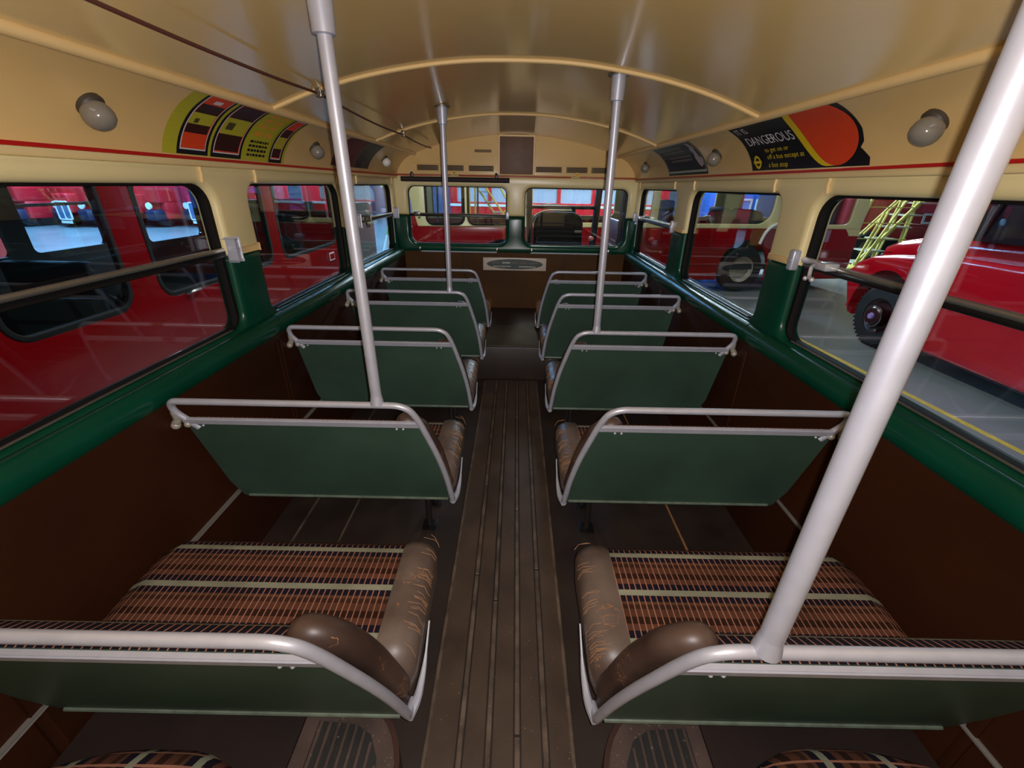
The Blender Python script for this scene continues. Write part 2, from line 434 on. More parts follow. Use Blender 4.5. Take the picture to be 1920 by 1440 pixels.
BARW = {1, 3}
wn = 0
for s, side in ((-1, 'left'), (1, 'right')):
    f = RL(s)
    bm = B(); box(bm, CX + s * 1.03, Y0, -0.02, CX + s * 1.10, 4.13, 0.76)
    wall = struct(obj('wall_' + side, bm, BROWN))
    # vertical cover strips and the seat rail along the panel
    for y in (0.53, 1.76, 2.97):
        bm = B(); box(bm, CX + s * 1.024, y - 0.012, 0.02, CX + s * 1.032, y + 0.012, 0.73, 0.003)
        obj('cover_strip', bm, BROWN, wall)
    bm = B(); box(bm, CX + s * 1.020, Y0 + 0.02, 0.294, CX + s * 1.031, 3.0, 0.304, 0.002)
    obj('seat_rail', bm, mat('dull_grey_rail', (110, 104, 98), 0.5), wall)
    bm = B(); plate(bm, comb_low(Y0, Y1, 0.738, ZM, ZS, BAYS, RB), [], 0.075, 0.026, f)
    obj('green_surround', bm, GREEN, wall)
    bm = B(); plate(bm, comb_up(Y0, Y1, ZM + 0.001, 1.425, ZT, BAYS, RT), [], 0.075, 0.024, f)
    obj('cream_surround', bm, HEAD, wall)
    # rolled green capping along the sill with joints under the pillars
    bm = B(); tube(bm, [(CX + s * 1.058, Y0, 0.786), (CX + s * 1.058, 4.1, 0.786)], 0.036, 20, flat=1.22)
    obj('sill_roll', bm, GREEN, wall)
    for y in (0.45, 0.59, 1.69, 1.83, 2.89, 3.06):
        bm = B(); tube(bm, [(CX + s * 1.058, y - 0.005, 0.786), (CX + s * 1.058, y + 0.005, 0.786)], 0.0372, 20, flat=1.22)
        obj('sill_joint', bm, GREEN, wall)
    # collars where the pillar colours meet
    for a, b in ((0.42, 0.62), (1.655, 1.865), (2.855, 3.09)):
        bm = B(); box(bm, CX + s * 1.0665, a + 0.012, ZM - 0.002, CX + s * 1.09, b - 0.012, ZM + 0.022, 0.003)
        obj('pillar_collar', bm, BEAD, wall)
    # header joint strips
    for y in (0.38, 0.66, 1.60, 1.93, 2.80, 3.14, 4.02):
        pts = [(CX + s * 1.069, y, 1.362), (CX + s * 1.064, y, 1.385), (CX + s * 1.066, y, 1.418)]
        bm = B(); tube(bm, pts, 0.0065, 8); obj('joint_bead', bm, BEAD, wall)
    bm = B(); box(bm, CX + s * 1.0335, Y0, 1.4275, CX + s * 1.056, 4.115, 1.4365, 0.002)
    obj('red_stripe', bm, STRIPE, wall)
    bm = B(); box(bm, CX + s * 1.0405, Y0, 1.409, CX + s * 1.09, 4.12, 1.4285, 0.006)
    obj('cream_ledge', bm, CREAM, wall)
    # windows
    for i, (a, b) in enumerate(BAYS):
        if i == 0 and False: continue
        wn += 1
        hole = rrect(a, ZS, b, ZT, (RB, RB, RT, RT))
        bm = B(); plate(bm, hole, [rrect(a + 0.020, ZS + 0.005, b - 0.020, ZT - 0.008, (RB - 0.012, RB - 0.012, RT - 0.014, RT - 0.014))], 0.03, 0.003, lambda p, q, c, s=s: Vector((CX + s * (1.096 + c), p, q)), bo=False)
        w = struct(obj('window_%d' % wn, bm, RUBD))
        bm = B(); tube(bm, [(CX + s * 1.094, a + 0.07, ZS + 0.004), (CX + s * 1.094, b - 0.07, ZS + 0.004)], 0.0035, 8); obj('highlight_bead', bm, STEEL, w)  # thin steel bead added to give the highlight line along the sill
        bm = B(); prism(bm, inset(hole, 0.012), 1.114, 1.119, lambda p, q, c, s=s: Vector((CX + s * c, p, q)))
        obj('pane', bm, GLASS, w, ang=0)
        if i in BARW:
            bm = B(); tube(bm, [(CX + s * 1.092, a + 0.005, 1.130), (CX + s * 1.092, b - 0.005, 1.130)], 0.0090, 12)
            obj('glazing_bar', bm, mat('plated_bar', (172, 168, 158), 0.24, metal=0.85), w)
            bm = B(); box(bm, CX + s * 1.088, a + 0.004, 1.106, CX + s * 1.112, b - 0.004, 1.122, 0.004)
            obj('bar_channel', bm, BLACK, w)
            for y0, y1 in ((a - 0.036, a - 0.004), (b + 0.004, b + 0.036)):
                bm = B(); box(bm, CX + s * 1.052, y0, 1.092, CX + s * 1.085, y1, 1.168, 0.008, 3)
                box(bm, CX + s * 1.050, y0 + 0.002, 1.124, CX + s * 1.06, y1 - 0.002, 1.136, 0.003)
                obj('bar_bracket', bm, ALU, w)
            # winding handle on the bar
            yh = b - 0.165 if s > 0 else a + 0.165; ye_ = b if s > 0 else a; sg_ = 1 if s > 0 else -1
            bm = B()
            box(bm, CX + s * 1.045, yh - 0.028, 1.124, CX + s * 1.095, yh + 0.028, 1.150, 0.006)
            tube(bm, fillet([(CX + s * 1.06, yh + sg_ * 0.03, 1.137), (CX + s * 1.055, yh + sg_ * 0.055, 1.13), (CX + s * 1.05, yh + sg_ * 0.045, 1.092), (CX + s * 1.045, yh + sg_ * 0.02, 1.088)], 0.012), 0.0065, 8)
            ball(bm, (CX + s * 1.045, yh + sg_ * 0.055, 1.086), 0.008); ball(bm, (CX + s * 1.045, yh + sg_ * 0.018, 1.088), 0.009)
            tube(bm, [(CX + s * 1.09, yh + sg_ * 0.03, 1.137), (CX + s * 1.09, ye_, 1.137)], 0.009, 8)
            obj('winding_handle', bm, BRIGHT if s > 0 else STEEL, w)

# ---- ceiling
def spline(P, n=8):
    out = []
    for i in range(len(P) - 1):
        p0 = Vector(P[max(i - 1, 0)]); p1 = Vector(P[i]); p2 = Vector(P[i + 1]); p3 = Vector(P[min(i + 2, len(P) - 1)])
        for k in range(n):
            t = k / n
            out.append(0.5 * ((2 * p1) + (p2 - p0) * t + (2 * p0 - 5 * p1 + 4 * p2 - p3) * t * t + (3 * p1 - p0 - 3 * p2 + p3) * t ** 3))
    out.append(Vector(P[-1]))
    return out
half = [(0, 1.757), (0.18, 1.7525), (0.36, 1.733), (0.54, 1.702), (0.71, 1.658), (0.865, 1.604)]
roofp = [(-x, z) for x, z in half[:0:-1]] + half
roofs = spline(roofp, 5)
covep = [(0.865, 1.604), (0.90, 1.592), (0.955, 1.560), (1.0, 1.515), (1.03, 1.465), (1.047, 1.41)]
coves = spline(covep, 5)
covel = [0.0]
for a, b in zip(coves, coves[1:]): covel.append(covel[-1] + (b - a).length)

def cove_at(v):
    """v = 0 at the bottom .. 1 at the bead; returns (x, z, nx, nz) (normal pointing into the saloon)"""
    d = (1 - v) * covel[-1]
    for i in range(len(coves) - 1):
        if covel[i + 1] >= d - 1e-9: break
    k = (d - covel[i]) / max(1e-9, covel[i + 1] - covel[i])
    p = coves[i].lerp(coves[i + 1], k); t = (coves[i + 1] - coves[i]).normalized()
    return p.x, p.y, t.y, -t.x

def strip(bm, prof, y0, y1, thick, ny=1):
    """sheet of a profile (x, z) run along Y with a little thickness upwards"""
    n = len(prof); rows = []
    for y in (y0, y1):
        rows.append([bm.verts.new((CX + p[0], y, p[1])) for p in prof])
        rows.append([bm.verts.new((CX + p[0] * (1 + thick), y, p[1] + thick)) for p in prof])
    a, a2, b, b2 = rows
    for k in range(n - 1):
        bm.faces.new((a[k], a[k + 1], b[k + 1], b[k])); bm.faces.new((a2[k], b2[k], b2[k + 1], a2[k + 1]))
    for r, q in ((a, a2), (b, b2)):
        for k in range(n - 1): bm.faces.new((r[k], q[k], q[k + 1], r[k + 1]))
    bm.faces.new((a[0], b[0], b2[0], a2[0])); bm.faces.new((a[-1], a2[-1], b2[-1], b[-1]))
bm = B(); strip(bm, [tuple(p) for p in roofs], Y0, 4.16, 0.03)
ceil = struct(obj('ceiling', bm, CEIL, ang=25))
for s in (-1, 1):
    bm = B(); strip(bm, [(s * p.x, p.y) for p in coves], Y0, 4.16, 0.03)
    obj('cove_panel', bm, COVE, ceil, ang=30)
    bm = B(); tube(bm, [(CX + s * 0.868, Y0, 1.600), (CX + s * 0.868, 4.13, 1.600)], 0.0135, 12)
    obj('cornice_bead', bm, BEAD, ceil)
for y in (0.53, 1.77, 2.98):
    bm = B(); tube(bm, [(CX + p.x, y, p.y - 0.002) for p in roofs], 0.0085, 8)
    obj('roof_rib', bm, BEAD, ceil)

# ---- rear of the saloon, behind the camera
bm = B(); box(bm, -1.12, Y0 - 0.05, -0.02, 1.10, Y0, 1.80)
struct(obj('wall_back', bm, CREAM))

# ---- front bulkhead
FY = 4.13
def FB(a, b, c): return Vector((CX + a, FY + c, b))
bm = B(); box(bm, -1.10, FY + 0.012, 0.0, 1.08, FY + 0.05, 0.80)
wf = struct(obj('wall_front', bm, BULKB))
for x in (-0.472, 0.465):
    bm = B(); box(bm, CX + x - 0.008, FY + 0.004, 0.28, CX + x + 0.008, FY + 0.014, 0.79, 0.003); obj('cover_strip', bm, BROWN, wf)
FB_BAYS = [(-0.965, -0.078), (0.085, 1.005)]
bm = B(); plate(bm, comb_low(-1.10, 1.10, 0.79, ZM, 0.862, FB_BAYS, 0.075), [], 0.07, 0.028, FB); obj('green_surround', bm, GREEN, wf)
bm = B(); plate(bm, comb_up(-1.10, 1.10, ZM + 0.001, 1.44, 1.352, FB_BAYS, 0.06), [], 0.07, 0.026, FB); obj('cream_surround', bm, HEAD, wf)
arch = [(-1.045, 1.442), (1.052, 1.442), (1.035, 1.49), (1.0, 1.545), (0.945, 1.592), (0.865, 1.628), (0.65, 1.683), (0.41, 1.733), (0.2, 1.76), (0, 1.768),
        (-0.2, 1.762), (-0.41, 1.735), (-0.65, 1.687), (-0.85, 1.636), (-0.94, 1.594), (-0.995, 1.545), (-1.03, 1.49)]
bm = B(); plate(bm, arch, [], 0.06, 0.012, lambda a, b, c: Vector((CX + a, FY - 0.012 + c, b)))
obj('dome_panel', bm, COVE, wf)
bm = B(); tube(bm, [(CX + a, FY - 0.014, b - 0.004) for a, b in arch[2:]], 0.007, 8); obj('dome_bead', bm, BEAD, wf)
for x0, x1 in ((-1.04, -0.58), (-0.5, 0.48), (0.56, 1.05)):
    bm = B(); box(bm, CX + x0, FY - 0.014, 1.432, CX + x1, FY - 0.006, 1.441, 0.002); obj('red_stripe', bm, STRIPE, wf)
# destination box cover in the middle of the dome
bm = B(); box(bm, CX - 0.142, FY - 0.026, 1.452, CX + 0.146, FY - 0.004, 1.742, 0.004)
obj('box_cover', bm, mat('mauve_brown_board', (112, 88, 72), 0.5, var=0.12, vscale=14, spec=0.25), wf)
bm = B(); plate(bm, rrect(-0.156, 1.446, 0.160, 1.756, 0.012), [rrect(-0.14, 1.456, 0.144, 1.738, 0.006)], 0.024, 0.005, lambda a, b, c: Vector((CX + a, FY - 0.032 + c, b)))
obj('cover_frame', bm, BEAD, wf)
VENT = mat('vent_mesh', (116, 92, 56), 0.6); VDK = mat('vent_slot_dark', (52, 38, 24), 0.7)
for x0, x1 in ((-0.858, -0.671), (-0.613, -0.453), (-0.41, -0.193), (0.167, 0.396), (0.435, 0.619), (0.652, 0.83)):
    bm = B(); box(bm, CX + x0, FY - 0.016, 1.474, CX + x1, FY - 0.010, 1.518, 0.002)
    v = obj('vent_grille', bm, VENT, wf)
    bm = B()
    for k in range(4): box(bm, CX + x0 + 0.012, FY - 0.0195, 1.479 + k * 0.0098, CX + x1 - 0.012, FY - 0.0155, 1.4835 + k * 0.0098)
    obj('vent_slot', bm, VDK, v)
for x0, x1 in ((-0.90, -0.165), (0.165, 0.87)):
    bm = B(); plate(bm, rrect(x0, 1.462, x1, 1.531, 0.01), [rrect(x0 + 0.006, 1.468, x1 - 0.006, 1.525, 0.008)], 0.006, 0.002, lambda a, b, c: Vector((CX + a, FY - 0.018 + c, b)))
    obj('vent_frame', bm, COVE, wf)
bm = B(); box(bm, CX - 0.357, FY - 0.016, 1.619, CX - 0.213, FY - 0.011, 1.640, 0.002); obj('small_plate', bm, VENT, wf)
for x in (-0.535, 0.53):
    bm = B(); M = Matrix.Translation((CX + x, FY - 0.02, 1.460)) @ Matrix.Rotation(radians(45), 4, 'Y')
    r = bmesh.ops.create_cube(bm, size=0.026, matrix=M @ Matrix.Diagonal((1, 0.5, 1, 1)))
    ball(bm, (CX + x, FY - 0.03, 1.460), 0.007); obj('brass_catch', bm, BRASS, wf)
for a, b in ((-0.87, -0.165), (0.15, 0.85)):
    bm = B(); tube(bm, [(CX + a, FY - 0.008, 0.797), (CX + b, FY - 0.008, 0.797)], 0.007, 8); obj('bright_strip', bm, ALU, wf)
for x in (-0.885, -0.165, 0.16, 0.875):
    bm = B(); ball(bm, (CX + x, FY - 0.012, 0.822), 0.016, (1, 0.6, 1)); tube(bm, [(CX + x, FY - 0.012, 0.82), (CX + x, FY - 0.02, 0.80)], 0.007, 8)
    obj('window_catch', bm, CHROME, wf)
for i, (a, b) in enumerate(FB_BAYS):
    wn += 1
    hole = rrect(a, 0.862, b, 1.352, (0.075, 0.075, 0.06, 0.06))
    bm = B(); plate(bm, hole, [inset(hole, 0.006)], 0.03, 0.002, lambda p, q, c: Vector((CX + p, FY + 0.03 + c, q)), bo=False)
    w = struct(obj('window_%d' % wn, bm, RUBD))
    bm = B(); prism(bm, inset(hole, 0.008), 0.044, 0.049, lambda p, q, c: Vector((CX + p, FY + c, q))); obj('pane', bm, GLASS, w, ang=0)
    if i == 0:
        bm = B(); tube(bm, [(CX + a, FY + 0.02, 1.122), (CX + b, FY + 0.02, 1.122)], 0.007, 8); obj('glazing_bar', bm, STEEL, w)
        bm = B(); box(bm, CX + a, FY + 0.02, 1.10, CX + b, FY + 0.04, 1.116, 0.003); obj('bar_channel', bm, BLACK, w)
        bm = B(); box(bm, CX - 0.055 - 0.03, FY - 0.012, 1.088, CX - 0.055, FY + 0.02, 1.15, 0.005); obj('bar_bracket', bm, ALU, w)
        bm = B(); box(bm, CX - 0.92, FY, 1.108, CX - 0.86, FY + 0.03, 1.142, 0.008); ball(bm, (CX - 0.87, FY, 1.09), 0.01); obj('winding_handle', bm, STEEL, w)

# ---- floor
bm = B(); box(bm, -1.05, Y0, -0.04, 1.04, 4.15, 0.0)
fl = struct(obj('floor', bm, FLOOR))
bm = B(); box(bm, CX - 0.205, Y0, -0.001, CX + 0.19, 2.985, 0.004); obj('aisle_boards', bm, AISLE, fl)
for x in (-0.124, -0.048, 0.030, 0.106):
    bm = B(); y = Y0
    while y < 2.95:
        L = random.uniform(0.5, 1.1); w = 0.0075 + random.uniform(-0.001, 0.001)
        box(bm, x - w, y, 0.003, x + w, min(y + L, 2.97), 0.009, 0.002, 1); y += L + 0.006
    obj('floor_slat', bm, SLAT, fl)
    bm = B(); box(bm, x - 0.0115, Y0, 0.003, x + 0.0115, 2.972, 0.0046); obj('slat_groove', bm, GROOVE, fl)
for x in (CX - 0.205, CX + 0.188):
    bm = B(); box(bm, x - 0.006, Y0, 0.0, x + 0.006, 2.98, 0.0075, 0.002, 1); obj('edge_strip', bm, SLAT, fl)
# joints in the floor covering between the seats
for x in (-0.72, -0.915, 0.74):
    bm = B(); box(bm, x - 0.004, 0.3, 0.0, x + 0.004, 2.98, 0.004); obj('floor_joint', bm, SLAT if x != 0.74 else mat('tan_strip', (150, 104, 62), 0.5), fl)
# raised front platform
bm = B(); box(bm, -1.035, 3.0, 0.0, 1.015, 4.14, 0.27, 0.01)
struct(obj('floor_platform', bm, FLOOR))
bm = B(); box(bm, CX - 0.21, 3.02, 0.268, CX + 0.2, 3.55, 0.2735, 0.002)
struct(obj('trim_1', bm, mat('worn_grey_patch', (76, 70, 58), 0.55, var=0.3, vscale=6)))

# ---- seats
UN = Vector((0, 0.952, 0.305))
def seat(s, Y, z_floor=0.0):
    root = empty('bus_seat', (CX, Y, 0))
    def P(u, t, n=0.0): return Vector((s * u, 0.153 * t, 0.78 - 0.478 * t)) + UN * n
    # tube frame
    shoulder = [(0.36, 0.0), (0.335, 0.002), (0.313, 0.016), (0.292, 0.052), (0.274, 0.14), (0.255, 0.29), (0.234, 0.48), (0.217, 0.71), (0.207, 0.98)]
    sh = [P(p.x, p.y) for p in spline(shoulder, 4)]
    path = fillet([P(0.962, 0.225), P(1.006, 0.085), P(0.998, 0.0), P(0.40, 0.0)], [0, 0.03, 0.045, 0]) + sh + [P(0.205, 1.02) + Vector((0, 0.03, 0.006))]
    bm = B(); tube(bm, path, 0.0100, 14); obj('tube_frame', bm, ALU, root)
    # flat lower rail with rivets
    bm = B()
    a = P(0.276, 0.135); b = P(0.995, 0.135); c = P(0.995, 0.182); d = P(0.269, 0.182)
    rail = [a, b, c, d]
    fr = [bm.verts.new(q - UN * 0.009) for q in rail]; bk = [bm.verts.new(q + UN * 0.003) for q in rail]
    bm.faces.new(fr); bm.faces.new(bk[::-1])
    for k in range(4): bm.faces.new((fr[k], fr[(k + 1) % 4], bk[(k + 1) % 4], bk[k]))
    bmesh.ops.bevel(bm, geom=list(bm.edges), offset=0.003, segments=2, affect='EDGES')
    lr = obj('lower_rail', bm, ALU, root)
    for u in (0.325, 0.345, 0.94, 0.965):
        bm = B(); ball(bm, P(u, 0.194, -0.006), 0.0042, u=8, v=6)
        obj('rivet', bm, ALU, lr)
    # back board
    pl = [(0.270, 0.183), (0.992, 0.183), (0.992, 0.80), (0.975, 0.965), (0.96, 0.99), (0.209, 0.99), (0.219, 0.71), (0.236, 0.48), (0.257, 0.29)]
    bm = B()
    A = [bm.verts.new(P(u, t, -0.002)) for u, t in pl]; C = [bm.verts.new(P(u, t, 0.010)) for u, t in pl]
    bm.faces.new(A); bm.faces.new(C[::-1])
    for k in range(len(pl)): bm.faces.new((A[k], A[(k + 1) % len(pl)], C[(k + 1) % len(pl)], C[k]))
    obj('back_board', bm, BACKG, root)
    bm = B(); tube(bm, [P(0.222, 0.965, -0.003), P(0.955, 0.965, -0.003)], 0.0055, 8)
    bb = obj('board_moulding', bm, HEM, root)
    # backrest cushion: fabric with a vinyl roll on the gangway side
    bm = B()
    cp = [(0.335, 0.10), (0.985, 0.115), (0.985, 0.95), (0.27, 0.95)]
    loopn = []
    for n_, ins, tt in ((0.012, 0.0, 0.20), (0.035, -0.002, 0.205), (0.060, 0.004, 0.26), (0.080, 0.016, 0.37), (0.090, 0.035, 0.52)):
        pp = [(0.325 + ins, tt), (0.985 - ins, tt), (0.985 - ins, 0.95), (0.27 + ins, 0.95)]
        ring = []
        for i in range(4):
            (u0, t0), (u1, t1) = pp[i], pp[(i + 1) % 4]
            for k in range(8):
                q = k / 8; ring.append(bm.verts.new(P(u0 + (u1 - u0) * q, t0 + (t1 - t0) * q, n_)))
        loopn.append(ring)
    for A, C in zip(loopn, loopn[1:]):
        for k in range(32): bm.faces.new((A[k], A[(k + 1) % 32], C[(k + 1) % 32], C[k]))
    bm.faces.new(loopn[0][::-1]); bm.faces.new(loopn[-1])
    obj('backrest_cushion', bm, MOQ_Z, root, ang=50)
    bm = B()
    rp = fillet([P(0.385, 0.34, 0.046), P(0.333, 0.225, 0.050), P(0.288, 0.30, 0.052), P(0.256, 0.52, 0.052), P(0.234, 0.86, 0.045), P(0.224, 1.03, 0.032)], 0.06)
    nn = len(rp)
    rr = [0.029 * min(1, 0.5 + i / 7) if i < 4 else (0.029 if i < nn - 4 else 0.029 * max(0.45, (nn - i) / 4)) for i in range(nn)]
    tube(bm, rp, rr, 14); ball(bm, rp[0], rr[0] * 1.0, u=10, v=8); ball(bm, rp[-1], rr[-1], u=10, v=8)
    obj('backrest_edge', bm, VINYLD, root, ang=60)
    # seat cushion
    u0, u1 = 0.287, 0.972
    bm = B()
    NX, NY = 18, 14; Ya, Yb = 0.178, 0.55
    def top(u, y):
        e = min(1.0, min((u1 - u) / 0.05, (y - Ya) / 0.05, (Yb - y) / 0.045)); e = max(0, e)
        crown = 0.012 * sin(pi * min(1, max(0, (y - Ya) / (Yb - Ya)))) 
        return 0.388 + 0.012 * (y - Ya) / (Yb - Ya) + crown + 0.022 * (1 - (1 - e) ** 2) ** 0.5
    gv = [[bm.verts.new((s * (u0 + (u1 - u0) * i / NX), Ya + (Yb - Ya) * j / NY, top(u0 + (u1 - u0) * i / NX, Ya + (Yb - Ya) * j / NY))) for j in range(NY + 1)] for i in range(NX + 1)]
    # round the far wall-side corner
    for i in range(NX + 1):
        for j in range(NY + 1):
            v = gv[i][j]; uu = abs(v.co.x); 
            if uu > 0.907 and v.co.y > 0.49:
                q = Vector((uu - 0.907, v.co.y - 0.49))
                m_ = max(abs(q.x) / 0.065, abs(q.y) / 0.06)
                if q.length > 1e-6:
                    d_ = Vector((q.x / 0.065, q.y / 0.06)); d_ = d_ / d_.length * m_
                    v.co.x = s * (0.907 + d_.x * 0.065); v.co.y = 0.49 + d_.y * 0.06
    for i in range(NX):
        for j in range(NY): bm.faces.new((gv[i][j], gv[i + 1][j], gv[i + 1][j + 1], gv[i][j + 1]))
    rim = [gv[i][0] for i in range(NX + 1)] + [gv[NX][j] for j in range(1, NY + 1)] + [gv[i][NY] for i in range(NX - 1, -1, -1)] + [gv[0][j] for j in range(NY - 1, 0, -1)]
    low = [bm.verts.new((v.co.x, v.co.y, 0.318)) for v in rim]
    for k in range(len(rim)): bm.faces.new((rim[k], rim[(k + 1) % len(rim)], low[(k + 1) % len(low)], low[k]))
    bm.faces.new(low)
    obj('seat_cushion', bm, MOQ_Y, root, ang=60)
    bm = B()
    prof = []
    ue0, ue1 = 0.198, 0.290
    ring = []
    for k, y in enumerate([0.188, 0.20, 0.23, 0.29, 0.36, 0.44, 0.505, 0.535, 0.55]):
        sh = {0: 0.55, 1: 0.82, 7: 0.9, 8: 0.6}.get(k, 1.0)
        zt = 0.312 + (0.112 + 0.012 * (y / 0.55)) * sh; xo = ue0 + (1 - sh) * 0.05
        sec = [(ue1, 0.312), (ue1, zt - 0.002), (ue1 - 0.02, zt + 0.004), (ue1 - 0.045, zt + 0.004), (xo + 0.022, zt - 0.006), (xo + 0.006, zt - 0.022), (xo, zt - 0.05), (xo + 0.006, 0.312)]
        ring.append([bm.verts.new((s * u, y, z)) for u, z in sec])
    for A, C in zip(ring, ring[1:]):
        for k in range(8): bm.faces.new((A[k], A[(k + 1) % 8], C[(k + 1) % 8], C[k]))
    bm.faces.new(ring[0]); bm.faces.new(ring[-1][::-1])
    sm = obj('cushion_edge', bm, VINYL, root, ang=60)
    bm = B(); fr_ = random.Random(11 + int(s))
    for k in range(24):
        y = fr_.uniform(0.22, 0.545); zt = 0.424 + 0.012 * (y / 0.55) - 0.02
        u_ = 0.2005; L1 = fr_.uniform(0.008, 0.03); dy = fr_.uniform(-0.012, 0.012)
        p0 = Vector((s * u_, y, zt - fr_.uniform(0.0, 0.03))); p1 = Vector((s * (u_ + 0.012), y + dy * 0.6, zt + 0.010)); p2 = Vector((s * (u_ + 0.012 + L1), y + dy, zt + 0.0225))
        tube(bm, [p0 - Vector((s * 0.002, 0, 0)), p1 - Vector((s * 0.003, 0, -0.004)), p2], 0.0007, 4, caps=False)
    fy = obj('frayed_thread', bm, STRAW, root); fy['kind'] = 'stuff'
    # white metal cup bracket at the gangway corner
    bm = B()
    pts = fillet([P(0.207, 1.0) + Vector((0, -0.004, 0)), Vector((s * 0.195, 0.19, 0.300)), Vector((s * 0.190, 0.25, 0.318)), Vector((s * 0.190, 0.33, 0.372))], 0.04)
    nn = len(pts)
    tube(bm, pts, [0.0115 * (1 - 0.8 * (i / (nn - 1)) ** 1.5) for i in range(nn)], 10)
    obj('corner_bracket', bm, ALU, root)
    # seat base frame, legs and feet
    bm = B(); box(bm, min(s * 0.25, s * 0.95), 0.20, 0.302, max(s * 0.25, s * 0.95), 0.53, 0.318, 0.004)
    obj('base_frame', bm, BLACK, root)
    for y in (0.34, 0.49):
        bm = B(); tube(bm, [(s * 0.345, y, 0.305), (s * 0.345, y, z_floor + 0.006)], 0.012, 10)
        lg = obj('leg', bm, mat('dark_brown_leg', (26, 18, 15), 0.6), root)
        bm = B(); box(bm, s * 0.345 - 0.03, y - 0.03, z_floor, s * 0.345 + 0.03, y + 0.03, z_floor + 0.008, 0.002); obj('foot', bm, BLACK, lg)
    # casting that ties the frame to the side wall
    bm = B()
    tube(bm, fillet([P(1.004, 0.09), P(1.008, 0.15, -0.004), P(1.022, 0.185, -0.008)], 0.01), [0.012, 0.011, 0.0105, 0.0105, 0.0105, 0.011, 0.0115, 0.012, 0.012, 0.012], 10)
    ball(bm, P(1.020, 0.188, -0.01), 0.014, u=10, v=8); ball(bm, P(0.985, 0.185, -0.006), 0.011, u=10, v=8)
    obj('wall_bracket', bm, mat('cast_bracket', (170, 164, 150), 0.45, metal=0.3), root)
    return root

ROWY = [0.386, 1.096, 1.816, 2.542, 3.27]
SEATL = {
 (-1, 0): 'nearest left double seat, its frame cut by the left edge, striped cushion in view',
 (-1, 1): 'left double seat with dull green back, its rail carrying the big near left grab pole',
 (-1, 2): 'left double seat with blue-green back and no pole, third row from the camera',
 (-1, 3): 'left double seat whose top rail carries the thin far grab pole, fourth row',
 (-1, 4): 'frontmost left double seat beneath the front left window, small dark back',
 (1, 0): 'nearest right double seat, carrying the thick foreground grab pole on its top rail',
 (1, 1): 'right double seat with grey-green back and no pole, just beyond the thick pole',
 (1, 2): 'right double seat with green back whose rail carries the far right grab pole',
 (1, 3): 'right double seat without pole, fourth row, pale light patch at its lower corner',
 (1, 4): 'frontmost right double seat beneath the driver\'s cab window',
}
for s in (-1, 1):
    first = None
    for i, y in enumerate(ROWY):
        if i == 4: r = seat(s, y, 0.27)
        elif first is None: r = first = seat(s, y)
        else: r = copy_tree(first); r.location = (CX, y, 0)
        tag(r, SEATL[(s, i)], 'bus seat', 'double bus seats along the gangway')

# ---- grab poles
def roof_z(x):
    for a, b in zip(roofs, roofs[1:]):
        if a.x <= x <= b.x: return a.y + (b.y - a.y) * (x - a.x) / (b.x - a.x)
def pole(s, u, Y, label, top_u=None):
    tu = top_u if top_u is not None else u
    root = empty('grab_pole', (CX + s * u, Y, 0.785))
    dx = s * (tu - u); ztop = roof_z(s * tu) - 0.785
    bm = B(); tube(bm, [(0, 0, 0.008), (dx * 0.97, 0, ztop - 0.02)], 0.0155, 18)
    obj('pole_tube', bm, ALU, root)
    bm = B(); lathe(bm, [(0.0, ztop - 0.085), (0.0165, ztop - 0.085), (0.0235, ztop - 0.083), (0.0255, ztop - 0.03), (0.025, ztop - 0.006)], 20, Matrix.Translation((dx, 0, 0)))
    c = obj('ceiling_socket', bm, ALU, root)
    bm = B(); lathe(bm, [(0.0, ztop - 0.008), (0.04, ztop - 0.008), (0.04, ztop - 0.001), (0.0, ztop - 0.001)], 20, Matrix.Translation((dx, 0, 0)))
    obj('flange', bm, STEEL, c)
    bm = B(); lathe(bm, [(0.0, -0.002), (0.0195, 0.0), (0.0185, 0.010), (0.0165, 0.022), (0.0155, 0.03)], 18)
    obj('base_tee', bm, ALU, root)
    tag(root, label, 'grab pole', 'aluminium grab poles between seats and ceiling')
pole(-1, 0.386, ROWY[1] , 'near left aluminium grab pole with thick ceiling socket, rising from the second row seat', 0.394)
pole(1, 0.372, ROWY[0], 'thick slanting-looking grab pole in the right foreground, nearest the camera', 0.384)
pole(1, 0.376, ROWY[2], 'aluminium grab pole standing before the driver\'s cab window, right of the gangway', 0.362)
pole(-1, 0.381, ROWY[3], 'thinnest and farthest grab pole, crossing the front left window', 0.378)

# ---- saloon lamps on the coves
def lamp(s, Y, label, v=0.46, bulb=None, sc=1.0):
    x, z, nx, nz = cove_at(v)
    root = empty('saloon_lamp', (CX + s * x, Y, z))
    n = Vector((s * nx, 0, nz)).normalized()
    if n.x * s > 0: n = -n
    ax = (n + Vector((0, -0.15, -0.38))).normalized()
    q = Vector((0, 0, 1)).rotation_difference(ax).to_matrix().to_4x4()
    q0 = Vector((0, 0, 1)).rotation_difference(n).to_matrix().to_4x4()
    bm = B(); lathe(bm, [(0.0, -0.002), (0.031 * sc, -0.002), (0.031 * sc, 0.010), (0.026 * sc, 0.016), (0.0, 0.016)], 24, q0); obj('lamp_base', bm, mat('dark_lamp_base', (62, 54, 44), 0.5), root)
    bm = B(); lathe(bm, [(0.0, 0.004), (0.0235 * sc, 0.006), (0.029 * sc, 0.014), (0.0325 * sc, 0.025), (0.0325 * sc, 0.036), (0.029 * sc, 0.046), (0.0215 * sc, 0.054), (0.011 * sc, 0.0585), (0, 0.0598)], 26, q)
    obj('bulb', bm, bulb or LAMPG, root, ang=70)
    tag(root, label, 'lamp', 'unlit bulbs on the ceiling coves')
lamp(-1, 1.163, 'nearest left frosted bulb, grey, between photo edge and yellow poster')
lamp(-1, 2.374, 'small frosted bulb right of the yellow and orange poster')
